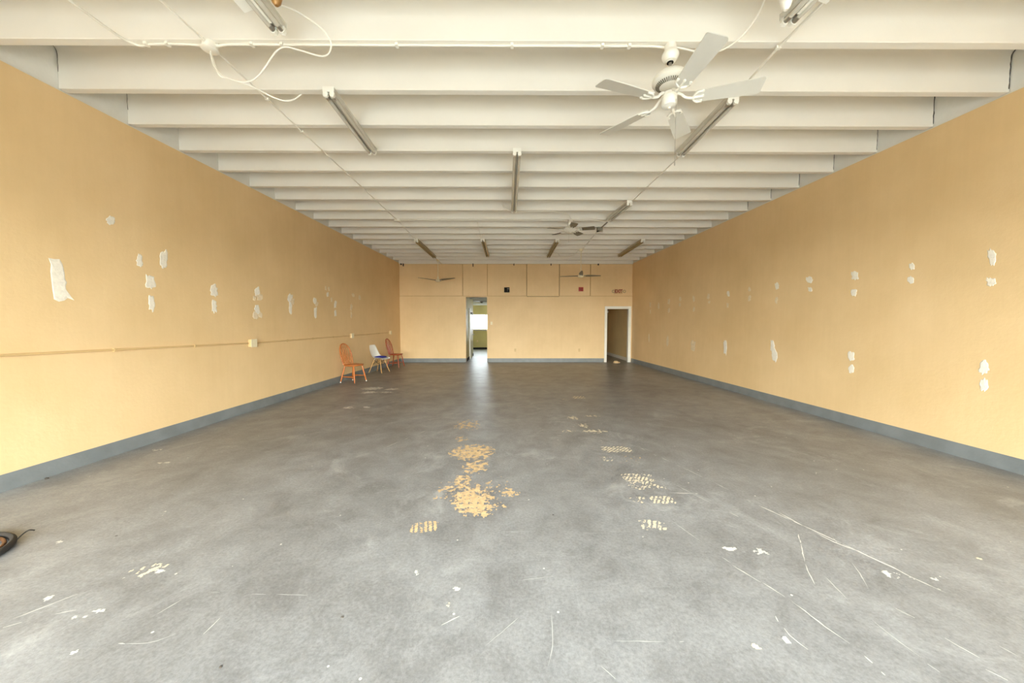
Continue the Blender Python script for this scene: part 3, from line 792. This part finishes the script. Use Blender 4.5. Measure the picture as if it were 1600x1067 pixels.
# round junction box
jb = empty('junction_box', (bx, yc, ZJ)); tag(jb, 'round white junction box on the near joist where cables meet', 'junction box')
MB().lathe([(.055, 0), (.055, -.04), (.05, -.045)], 28).obj('body', M_CABLE, jb, True)
MB().lathe([(.060, -.045), (.060, -.054), (.05, -.058), (0, -.058)], 28).obj('cover', M_CABLE, jb, True)
for a in (0, 90, 180, 270):
    MB().tube([(.054 * math.cos(R(a)), .054 * math.sin(R(a)), -.018), (.08 * math.cos(R(a)), .08 * math.sin(R(a)), -.018)], .013, 10).obj('hub', M_CABLE, jb, True)
ZB = ZJ - 0.018
pc = [ceil_at(x, y, ZC) for x, y in ((90, -12), (108, 0), (150, 31), (178, 51), (195, 62), (208, 68), (220, 71.5))]
cable('conduit', 'white conduit bending from the top left edge to the round junction box',
      pc + [Vector((cx(240), yc, ZC)), Vector((cx(290), yc, ZC)), Vector((bx - .08, yc, ZB))], .009, clips=[((cx(229), yc, ZC), 'x'), ((cx(262), yc, ZC), 'x')])
xs = [bx + .08, cx(365), cx(440), cx(600), cx(800), cx(960), cx(1015), 1.325 - .05]
cable('conduit', 'white conduit along the near joist from the round junction box to the big fan',
      [Vector((x, yc, ZB if i in (0, 7) else ZC)) for i, x in enumerate(xs)], .009, clips=[((cx(p), yc, ZC), 'x') for p in (394, 441, 620, 800, 941, 983)])
cable('conduit', 'thin white conduit dropping from the top edge to the round junction box',
      [ceil_at(232, -16, ZB), ceil_at(250, 0, ZB), Vector((bx, yc - .08, ZB))], .008, sm=False)
# long run from the round box to the back
rb2 = Vector((depth_at(621, 345, J0 + 8 * JS + .04).x, J0 + 8 * JS + JT / 2, ZB))
pA = Vector((bx, yc + .08, ZB))
cable('conduit', 'thin conduit running down the ceiling from the round junction box to the small box', [pA, rb2 - Vector((0, .05, 0))], .008, sm=False,
      clips=[(pA.lerp(rb2, t), 'y') for t in (0.126, 0.252, 0.375, 0.503, .63)])
sb = empty('junction_box', (rb2.x, rb2.y, ZJ)); tag(sb, 'small white junction box on the left conduit where a cross run starts', 'junction box')
MB().box((-.055, -.045, -.035), (.055, .045, 0)).obj('body', M_CABLE, sb); MB().box((-.06, -.05, -.04), (.06, .05, -.035)).obj('cover', M_CABLE, sb)
s6 = ceil_at(650, 376, ZB)
cable('conduit', 'short conduit from the small left box to the leftmost back strip light', [rb2 + Vector((0, .05, 0)), s6 + Vector((.03, -.14, 0))], .008, sm=False)
s6b = ceil_at(679, 403, ZB)
cable('conduit', 'stub of conduit between the leftmost back strip light and the back wall', [s6b + Vector((.02, .06, 0)), Vector((depth_at(690, 414, YB - .1).x, YB - .07, ZB - .04))], .009, M_COND, sm=False)
yh = rb2.y
cable('conduit', 'thin cross conduit at mid-ceiling from the small left box to the smaller fan',
      [Vector((rb2.x + .06, yh, ZB)), Vector((rb2.x + .25, yh, ZC)), Vector((0.2, yh, ZC)), Vector((1.0, yh, ZC)), Vector((1.335 - .06, yh, ZB))], .008)
# the right-hand run
rk = [ceil_at(1302, -12, ZB), ceil_at(1290, 0, ZB), ceil_at(1216, 74, ZB), ceil_at(1150, 148, ZB)]
xr = sum(p.x for p in rk[1:]) / 3
cable('conduit', 'straight conduit from the top right edge down to the fan-side strip light', [rk[0], rk[1], rk[2], rk[3]], .010, sm=False, clips=[(rk[2], 'y')])
s3 = ceil_at(1061, 245, ZB); s5 = ceil_at(984, 318, ZB)
cable('conduit', 'conduit between the fan-side strip light and the next strip light beyond', [s3, s5 + Vector((0, -.05, 0))], .008, sm=False)
s5b = ceil_at(950, 346, ZB); gb = ceil_at(936.5, 357, ZB)
cable('conduit', 'dark armoured conduit stub leading from strip light to grey ceiling box', [s5b + Vector((0, .05, 0)), gb + Vector((.03, -.07, 0))], .014, M_GREYB, sm=False)
gx = empty('junction_box', (gb.x, snap(gb.y), ZJ)); tag(gx, 'dark grey open junction box on the ceiling right of the smaller fan', 'junction box')
MB().box((-.06, -.05, -.09), (.06, .05, 0)).obj('body', M_GREYB, gx)
MB().box((-.066, -.056, -.095), (-.02, .056, -.09)).obj('cover', M_BLACK, gx); MB().box((.02, -.056, -.095), (.066, .056, -.09)).obj('cover', M_CABLE, gx)
cable('conduit', 'conduit from the grey ceiling box to the back right fan', [Vector((gb.x, snap(gb.y) + .06, ZB)), Vector((XFR + .03, YFR - .06, ZB))], .008, sm=False)
cable('cable', 'white cross cable from the smaller fan to the right-hand strip light', [Vector((1.335 + .06, yh, ZB)), Vector((1.6, yh, ZC)), Vector((1.85, yh, ZC)), s5b + Vector((-.06, .02, 0))], .007)
# loose cables
def hang(*q): return [depth_at(x, y, Y) for x, y, Y in q]
cable('cable', 'loose white cable looping from the round junction box up to the cut-off left strip light',
      hang((329, 82, 2.95), (333, 100, 2.93), (345, 116, 2.92), (365, 125, 2.91), (385, 128, 2.90), (402, 120, 2.90), (416, 102, 2.90), (432, 80, 2.90), (447, 73.5, 2.90), (470, 79, 2.89), (500, 87.5, 2.88), (513, 84, 2.86), (517.5, 70, 2.85), (512, 55, 2.82), (500, 42, 2.80), (480, 28, 2.78), (458, 15, 2.72), (438, 8, 2.66)), .006)
cable('cable', 'loose white cable end hanging below the round junction box',
      hang((329, 80, 2.97), (338, 108, 2.98), (344, 119, 3.0), (356, 122, 3.02), (375, 128, 3.05), (400, 138, 3.1), (425, 151, 3.14), (445, 157.5, 3.16), (460, 155, 3.17), (471, 147, 3.18)), .006)
cable('cable', 'white cable sagging from the big fan canopy to the top right edge',
      [Vector((1.325 + .05, yc, ZB))] + hang((1072, 77, 2.98), (1090, 81, 2.97), (1113, 82.5, 2.95), (1140, 72, 2.9), (1160, 55, 2.82), (1178, 33, 2.74), (1190, 12, 2.66), (1197, -8, 2.58)), .007)
y4 = ceil_at(803, 331, ZT).y
cable('cable', 'thin white cable from the long middle strip light to the smaller fan',
      [ceil_at(804, 331, ZC - .02), Vector((depth_at(830, 330, 7.25).x, 7.22, ZC)), Vector((depth_at(865, 330, 7.25).x, 7.22, ZC)), Vector((depth_at(887, 331, 7.3).x, 7.35, ZC - .01)), Vector((depth_at(892, 338, 7.6).x, 7.6, ZC - .03)), Vector((1.345, yh - .05, ZB - .01))], .006)
cable('cable', 'short curved white cable beside the far end of the long middle strip light',
      [ceil_at(783, 314, ZJ + .05), ceil_at(785, 320, ZC - .02), ceil_at(790, 326, ZC - .03), ceil_at(799, 330, ZC - .03)], .006)
cable('cable', 'sagging cable between the third back strip light and the back right fan',
      [ceil_at(869, 394, ZC), ceil_at(876, 399.5, ZC - .02), ceil_at(888, 400, ZC - .04), ceil_at(898, 397, ZC - .04), Vector((XFR - .08, YFR, ZB - .02))], .007)
cable('cable', 'short sagging cable beside the rightmost back strip light',
      [ceil_at(992, 389, ZC), ceil_at(996, 391, ZC - .03), ceil_at(1003, 391, ZC - .04), ceil_at(1009, 387, ZC - .01)], .006)
cable('cable', 'thin dark-stained wire above the second back strip light',
      [ceil_at(746, 346, ZC), ceil_at(748, 357, ZC), ceil_at(751, 368, ZC), ceil_at(752, 372.5, ZC)], .005)
# bare lamp sockets at the top edge
def cone_lamp(label, px, tip_y, Y, m):
    tip = depth_at(px, tip_y, Y)
    t = empty('lamp_socket', (tip.x, tip.y, ZJ)); tag(t, label, 'lamp socket')
    dz = tip.z - ZJ
    MB().lathe([(.012, dz), (.028, dz + .02), (.040, dz + .07), (.045, dz + .11), (.03, dz + .13)], 16).obj('shade', m, t, True)
    MB().lathe([(.03, dz + .125), (.03, 0.03)], 12).obj('stem', m, t, True)
cone_lamp('brown conical lamp socket at the top edge beside the left strip light', 432, 9, J0 - JS + .037 + .10, M_BROWN)
cone_lamp('white conical lamp socket at the top edge beside the right strip light', 1228, 16, J0 - JS + .037 + .12, M_WHITE)

# ================================================================== LEFT WALL CONDUIT AND OUTLETS
zc1 = 1.14
def lw(px, py, off): return wall_hit(-1, px, py, off)
bxs = [lw(395, 536, .03), lw(550, 524.5, .03), lw(610, 519.5, .03)]
start = lw(-30, 557, .014)
for nm, lab, a, b in (('conduit', 'painted surface conduit on the left wall from frame edge to first outlet', start, bxs[0]),
                      ('conduit', 'painted surface conduit on the left wall between first and second outlets', bxs[0], bxs[1]),
                      ('conduit', 'painted surface conduit on the left wall between second and corner outlets', bxs[1], bxs[2])):
    A = Vector((wall_x(-1, a.y) + .012, a.y, a.z)); B = Vector((wall_x(-1, b.y) + .012, b.y, b.z))
    d = (B - A).normalized()
    if a is not start: A += d * .075
    B -= d * .075
    o = cable(nm, lab, [A, B], .012, M_COND, sm=False, cat='conduit')
    n = int((B - A).length / 1.1)
    for i in range(1, n + 1):
        q = A.lerp(B, i / (n + 1))
        MB().box((q.x - .012, q.y - .009, q.z - .020), (q.x + .013, q.y + .009, q.z + .020)).obj('clip', M_COND, o)
for p, lab in zip(bxs, ('cream outlet box on the left wall nearest the camera', 'cream outlet box on the left wall above the nearest wooden chair', 'small cream outlet box on the left wall near the back corner')):
    x = wall_x(-1, p.y)
    t = empty('outlet_box', (x, p.y, p.z - .06)); tag(t, lab, 'outlet box', 'outlet boxes on the left wall')
    MB().box((0.0, -.06, 0), (.05, .06, .12)).obj('body', M_COND, t)
    MB().box((.05, -.066, -.006), (.056, .066, .126)).obj('cover_plate', M_CREAM, t)
    for dz in (.03, .085):
        MB().lathe([(.017, 0), (.017, .003)], 14, (.056, 0, dz), Matrix.Rotation(R(90), 3, 'Y')).obj('socket', M_CREAM, t)

# ================================================================== THINGS ON THE BACK WALL
def back_at(px, py, y=YB): return depth_at(px, py, y)
YP = YB - 0.031
c = back_at(792, 453, YP)
t = empty('wall_speaker', (c.x, YP, c.z)); tag(t, 'small black square box high on the back wall', 'wall box')
MB().box((-.10, -.07, -.09), (.10, 0, .09)).obj('body', M_BLACK, t)
for i, (x0, x1, z0, z1) in enumerate(((-.085, -.01, .01, .075), (-.085, .02, -.075, -.01), (.04, .085, -.075, .0))):
    MB().box((x0, -.076, z0), (x1, -.070, z1)).obj('grille', M_BLACK, t)
MB().box((.01, -.075, .02), (.085, -.070, .05)).obj('plate', M_GREYB, t)
MB().box((.024, -.0745, -.06), (.034, -.070, .0)).obj('plate', M_GREYB, t)
c = back_at(907.5, 452, YP)
t = empty('fire_alarm', (c.x, YP, c.z)); tag(t, 'red square fire alarm box on the back wall', 'fire alarm')
MB().box((-.085, -.05, -.075), (.085, 0, .075)).obj('body', M_RED, t)
MB().lathe([(.05, 0), (.055, .01), (.03, .022), (0, .024)], 18, (0, -.05, 0), Matrix.Rotation(R(90), 3, 'X')).obj('sounder', M_REDL, t, True)
c = back_at(966, 455.5, YP)
ex = empty('exit_sign', (c.x, YP, c.z)); tag(ex, 'exit sign with a lamp head on each side above the right doorway', 'exit sign')
MB().box((-.15, -.05, -.095), (.15, 0, .095)).obj('body', M_COND, ex)
fc = bpy.data.curves.new('exit_text', 'FONT'); fc.body = 'EXIT'; fc.size = .175; fc.align_x = 'CENTER'; fc.align_y = 'CENTER'; fc.extrude = .002; fc.offset = .007
fo = bpy.data.objects.new('tmp', fc); COL.objects.link(fo)
bpy.context.view_layer.update()
me = bpy.data.meshes.new_from_object(fo.evaluated_get(bpy.context.evaluated_depsgraph_get()))
bpy.data.objects.remove(fo)
for q in list(me.materials): pass
me.materials.clear(); me.materials.append(M_REDL)
lt = bpy.data.objects.new('lettering', me); COL.objects.link(lt); lt.parent = ex
lt.location = (0, -.052, 0); lt.rotation_euler = (R(90), 0, 0); lt.scale = (.80, 1.0, 1)
lt['label'] = 'red letters reading EXIT'
for s in (-1, 1):
    MB().box((min(s * .15, s * .17), -.045, -.02), (max(s * .15, s * .17), -.01, .02)).obj('arm', M_GREYB, ex)
    h_ = MB().lathe([(.03, .03), (.045, 0), (.055, -.03), (.05, -.036), (.0, -.03)], 18, (s * .205, -.04, 0), Matrix.Rotation(R(-90), 3, 'X')).obj('lamp_head', M_COND, ex, True)
    MB().lathe([(.056, -.03), (.058, -.036), (.046, -.038), (.044, -.03)], 18, (s * .205, -.04, 0), Matrix.Rotation(R(-90), 3, 'X')).obj('rim', M_GREYB, h_, True)
def plate(name, label, px, py, kind, col):
    c = back_at(px, py, YB - .021)
    t = empty(name, (c.x, YB - .021, c.z)); tag(t, label, kind)
    MB().box((-.036, -.006, -.058), (.036, 0, .058)).obj('cover_plate', col, t)
    if kind == 'light switch': MB().box((-.006, -.014, -.012), (.006, -.006, .012)).obj('toggle', col, t)
    else:
        for dz in (-.026, .02): MB().lathe([(.016, 0), (.016, .003)], 12, (0, -.006, dz), Matrix.Rotation(R(90), 3, 'X')).obj('socket', col, t)
plate('light_switch', 'cream light switch beside the open passage', 768, 505, 'light switch', M_CREAM)
plate('wall_outlet', 'painted outlet low on the back wall nearer the passage', 805, 547, 'outlet', M_COND)
plate('wall_outlet', 'painted outlet low on the back wall nearer the cased doorway', 905, 547, 'outlet', M_COND)
# back room ceiling fan and outlet
bf = depth_at(753, 472, 16.6)
t = empty('ceiling_fan', (bf.x, 16.6, 2.62)); tag(t, 'dark low ceiling fan seen through the passage in the back room', 'ceiling fan')
MB().lathe([(.06, 0), (.11, -.02), (.12, -.08), (.08, -.12), (.06, -.17), (0, -.18)], 20).obj('motor_housing', M_DKBROWN, t, True)
for i in range(5):
    Mb = Matrix.Translation((0, 0, -.09)) @ Matrix.Rotation(R(20 + 72 * i), 4, 'Z') @ Matrix.Rotation(R(12), 4, 'X')
    MB().prism(blade_outline(.13, .50, .10, .13, .02), -.003, .003, Mb).obj('blade', M_DKBROWN, t)
c = depth_at(746, 533, 20.0)
t = empty('wall_outlet', (c.x, 20.0, c.z)); tag(t, 'outlet below the back room window', 'outlet')
MB().box((-.04, -.006, -.06), (.04, 0, .06)).obj('cover_plate', M_COND, t); MB().box((-.016, -.009, .008), (.016, -.006, .04)).obj('socket', M_CREAM, t)

# ================================================================== CHAIRS
def turned_leg(top, foot, cap, wood, t, name='leg'):
    a, b = Vector(top), Vector(foot)
    n = 9; rad = [.013, .017, .019, .018, .0175, .019, .017, .014, .011]
    o = MB().tube([a.lerp(b, i / (n - 1)) for i in range(n)], rad, 10).obj(name, wood, t, True)
    if cap: MB().tube([a.lerp(b, .955), a.lerp(b, .97), a.lerp(b, 1.0)], [.014, .0165, .0165], 10).obj('foot_cap', M_TRIM, o, True)
    return o
def windsor(label, loc, rz, wood, caps, group='wooden hoop-back chairs'):
    """bow-back side chair facing local +x"""
    t = empty('windsor_chair', loc, rz); tag(t, label, 'chair', group)
    SH = .445
    out = []
    for i in range(28):
        a = 2 * math.pi * i / 28
        c, s = math.cos(a), math.sin(a)
        r_ = (abs(c) ** 3 + abs(s) ** 3) ** (-1 / 3)
        w = .215 + .02 * c
        out.append((.205 * c * r_, w * s * r_))
    sb_ = MB()
    n = len(out)
    v = [(x * .93, y * .93, SH - .034) for x, y in out] + [(x, y, SH - .014) for x, y in out] + [(x * .985, y * .985, SH) for x, y in out] + [(x * .6 - .02, y * .6, SH - .010) for x, y in out] + [(-.02, 0, SH - .012)]
    f = [tuple(range(n - 1, -1, -1))]
    for k in range(3):
        for j in range(n): f.append((k*n + j, k*n + (j+1) % n, (k+1)*n + (j+1) % n, (k+1)*n + j))
    for j in range(n): f.append((3*n + j, 3*n + (j+1) % n, 4*n))
    sb_.add(v, f).obj('seat', wood, t, True)
    legs = {}
    for sx in (-1, 1):
        for sy in (-1, 1):
            top = (sx * .135, sy * .14, SH - .02); foot = (sx * .205 - (.02 if sx < 0 else 0), sy * .205, 0)
            legs[(sx, sy)] = (Vector(top), Vector(foot))
            turned_leg(top, foot, caps and not (sx > 0 and sy < 0), wood, t)
    def on_leg(k, h): a, b = legs[k]; return a.lerp(b, h)
    mids = []
    for sy in (-1, 1):
        a, b = on_leg((-1, sy), .66), on_leg((1, sy), .66)
        MB().tube([a, a.lerp(b, .25), a.lerp(b, .5), a.lerp(b, .75), b], [.008, .011, .013, .011, .008], 8).obj('stretcher', wood, t, True)
        mids.append(a.lerp(b, .5))
    MB().tube([mids[0], mids[0].lerp(mids[1], .5), mids[1]], [.008, .013, .008], 8).obj('stretcher', wood, t, True)
    a, b = on_leg((1, -1), .55), on_leg((1, 1), .55)
    # hoop
    rake = .135
    def hoop(u):       # u in 0..1 along the bow
        a_ = math.pi * u
        y = -.205 * math.cos(a_) * (1 - .10 * (1 - math.sin(a_)))
        h = .52 * (math.sin(a_) ** .62) if 0 < u < 1 else 0
        return Vector((-.165 - rake * (h / .52) ** 1.1 - .02 * (1 - abs(math.cos(a_))), y * (.86 + .14 * min(1, h / .25)), SH - .008 + h))
    MB().tube([hoop(i / 36) for i in range(37)], .0125, 10).obj('back_hoop', wood, t, True)
    for i in range(6):
        y = (-.5 + (i + .5) / 6)
        foot = Vector((-.17 - .015 * (1 - (2 * y) ** 2), y * .27, SH - .01))
        tgt = y * .37
        best = min((hoop(k / 200) for k in range(30, 171)), key=lambda p: abs(p.y - tgt))
        MB().tube([foot, foot.lerp(best, .35), foot.lerp(best, .7), best], [.0075, .010, .007, .005], 8).obj('spindle', wood, t, True)
    return t
windsor('orange wooden hoop-back chair nearest the camera, against the left wall', (-3.945, 8.74, 0), R(-18), M_WOOD, True)
windsor('reddish wooden hoop-back chair in the back left corner, behind the white chair', (-3.878, 11.78, 0), R(-8), M_WOODR, False)

def shell_chair(label, loc, rz):
    t = empty('shell_chair', loc, rz); tag(t, label, 'chair')
    # centre line of the shell from the back top to the seat front
    prof = [(-.245, .83), (-.235, .76), (-.215, .68), (-.195, .60), (-.178, .53), (-.155, .475), (-.115, .440), (-.06, .428), (.02, .425), (.10, .430), (.17, .434), (.215, .424), (.235, .400)]
    wid = [.125, .165, .185, .195, .20, .208, .218, .225, .230, .232, .230, .222, .205]
    curl = [.006, .012, .02, .03, .042, .055, .055, .045, .04, .035, .028, .015, .0]
    P = [Vector((a, 0, b)) for a, b in prof]
    nu = 13; v, f = [], []
    for i, p in enumerate(P):
        d = (P[min(i + 1, len(P) - 1)] - P[max(i - 1, 0)]).normalized()
        nrm = Vector((-d.z, 0, d.x))           # towards the sitter
        if nrm.dot(Vector((.5, 0, .6))) < 0: nrm = -nrm
        for j in range(nu):
            s = -1 + 2 * j / (nu - 1)
            q = p + nrm * (curl[i] * abs(s) ** 2.6)
            v.append(Vector((q.x, wid[i] * s, q.z)))
    for i in range(len(P) - 1):
        for j in range(nu - 1): f.append((i*nu + j, i*nu + j + 1, (i+1)*nu + j + 1, (i+1)*nu + j))
    o = MB().add(v, f).obj('shell', M_SHELL, t, True)
    md = o.modifiers.new('thickness', 'SOLIDIFY'); md.thickness = .008; md.offset = 0
    sd = o.modifiers.new('smooth', 'SUBSURF'); sd.levels = 1; sd.render_levels = 1
    tops, ends = {}, {}
    for sx in (-1, 1):
        for sy in (-1, 1):
            a = Vector((sx * .10, sy * .11, .385)); b = Vector((sx * .215 - .01, sy * .205, 0))
            tops[(sx, sy)], ends[(sx, sy)] = a, b
            lg = MB().tube([a, a.lerp(b, .3), b], [.012, .0135, .009], 10).obj('leg', M_DOWEL, t, True)
            MB().tube([Vector((sx * .085, sy * .09, .418)), a.lerp(b, .04)], .010, 8).obj('bracket', M_CHROME, lg, True)
    for (k1, k2) in (((-1, -1), (1, -1)), ((-1, 1), (1, 1)), ((-1, -1), (-1, 1)), ((1, -1), (1, 1))):
        MB().tube([tops[k1], ends[k2].lerp(tops[k2], .58)], .0045, 6).obj('brace', M_BLACK, t, True)
        MB().tube([tops[k2], ends[k1].lerp(tops[k1], .58)], .0045, 6).obj('brace', M_BLACK, t, True)
    return t
sc_loc, sc_r = Vector((-3.955, 10.50, 0)), R(-14)
shell_chair('white moulded plastic chair with wooden dowel legs between the wooden chairs', sc_loc, sc_r)
# cushion lying in the shell
cu = MB(); n = 24; ring = []
prof = [(0.0, -.014), (.6, -.014), (.92, -.008), (1.0, 0.0), (.94, .012), (.7, .026), (.35, .034), (0.02, .036)]
v, f = [], []
for rr, z in prof:
    for j in range(n):
        a = 2 * math.pi * j / n; c_, s_ = math.cos(a), math.sin(a)
        q = (abs(c_) ** 2.8 + abs(s_) ** 2.8) ** (-1 / 2.8)
        v.append((.165 * rr * c_ * q, .165 * rr * s_ * q, z))
for i in range(len(prof) - 1):
    for j in range(n): f.append((i*n + j, i*n + (j+1) % n, (i+1)*n + (j+1) % n, (i+1)*n + j))
f.append(tuple(range(n - 1, -1, -1))); f.append(tuple((len(prof)-1)*n + j for j in range(n)))
co = cu.add(v, f).obj('seat_cushion', M_BLUE, None, True)
co.location = sc_loc + Matrix.Rotation(sc_r, 3, 'Z') @ Vector((.045, 0, .462)); co.rotation_euler = (0, 0, sc_r)
tag(co, 'thin blue cushion lying on the white plastic chair', 'cushion')

# ================================================================== BICYCLE WHEEL ON THE FLOOR
t = empty('bicycle_wheel', (-3.47, 2.05, 0)); tag(t, 'bicycle wheel with black tyre lying on the floor at the left edge', 'wheel')
def ring(R0, r0, z, n=48, m=12, sz=1.0):
    q = MB(); v, f = [], []
    for i in range(n):
        a = 2 * math.pi * i / n
        for j in range(m):
            b = 2 * math.pi * j / m
            rr = R0 + r0 * math.cos(b); v.append((rr * math.cos(a), rr * math.sin(a), z + r0 * sz * math.sin(b)))
    for i in range(n):
        for j in range(m):
            f.append((i*m + j, ((i+1) % n)*m + j, ((i+1) % n)*m + (j+1) % m, i*m + (j+1) % m))
    return q.add(v, f)
ring(.268, .016, .0225, sz=1.35).obj('tyre', M_RUBBER, t, True)
rim = ring(.234, .010, .0225, sz=1.1).obj('rim', M_RIM, t, True)
MB().tube([(.225 * math.cos(.6), .225 * math.sin(.6), .0225), (.18 * math.cos(.6), .18 * math.sin(.6), .03)], [.004, .003], 8).obj('valve', M_CHROME, rim)
MB().lathe([(.005, -.012), (.008, -.002), (.022, 0), (.022, .005), (.012, .008), (.012, .05), (.022, .053), (.022, .058), (.006, .062), (.005, .075)], 16, (0, 0, .014)).obj('hub', M_CHROME, t, True)
for i in range(28):
    a = 2 * math.pi * i / 28; b = a + (0.55 if i % 4 < 2 else -0.55); zz = .017 if i % 2 else .070
    MB().tube([(.02 * math.cos(b), .02 * math.sin(b), zz), (.228 * math.cos(a), .228 * math.sin(a), .0225)], .0013, 5).obj('spoke', M_CHROME, t)
sk = MB().tube(smooth_path([(.20, .205, .034), (.215, .225, .06), (.235, .238, .075), (.262, .245, .07)], 5), .004, 6).obj('loose_wire', M_BLACK, t)

# ================================================================== SMALL DEBRIS
def clod(label, x, y, s, m, seed, cat='debris'):
    rnd = random.Random(seed); p = floor_at(x, y)
    q = MB(); v, f = [], []
    n = 9
    for k, (rr, z) in enumerate(((1.0, 0), (.9, .25), (.45, .5))):
        for j in range(n):
            a = 2 * math.pi * j / n; g = rr * rnd.uniform(.6, 1.15)
            v.append((s * g * math.cos(a), s * .7 * g * math.sin(a), s * z * rnd.uniform(.7, 1.2) if k else 0))
    for k in range(2):
        for j in range(n): f.append((k*n + j, k*n + (j+1) % n, (k+1)*n + (j+1) % n, (k+1)*n + j))
    f.append(tuple(range(n - 1, -1, -1))); f.append(tuple(2*n + j for j in range(n)))
    o = q.add(v, f).obj('debris_clod', m, None); o.location = (p.x, p.y, 0); tag(o, label, cat)
clod('small dark clod of debris at the foot of the left wall', 73, 748, .022, M_DEBRIS, 3)
clod('tiny dark speck of debris on the bottom left floor', 345, 1042, .008, M_DEBRIS, 4)
clod('tiny dark speck of debris on the floor below the tan patches', 535, 964, .008, M_DEBRIS, 5)
clod('flat pale scrap of debris at the threshold of the right doorway', 963, 567, .14, M_CHIP, 6)
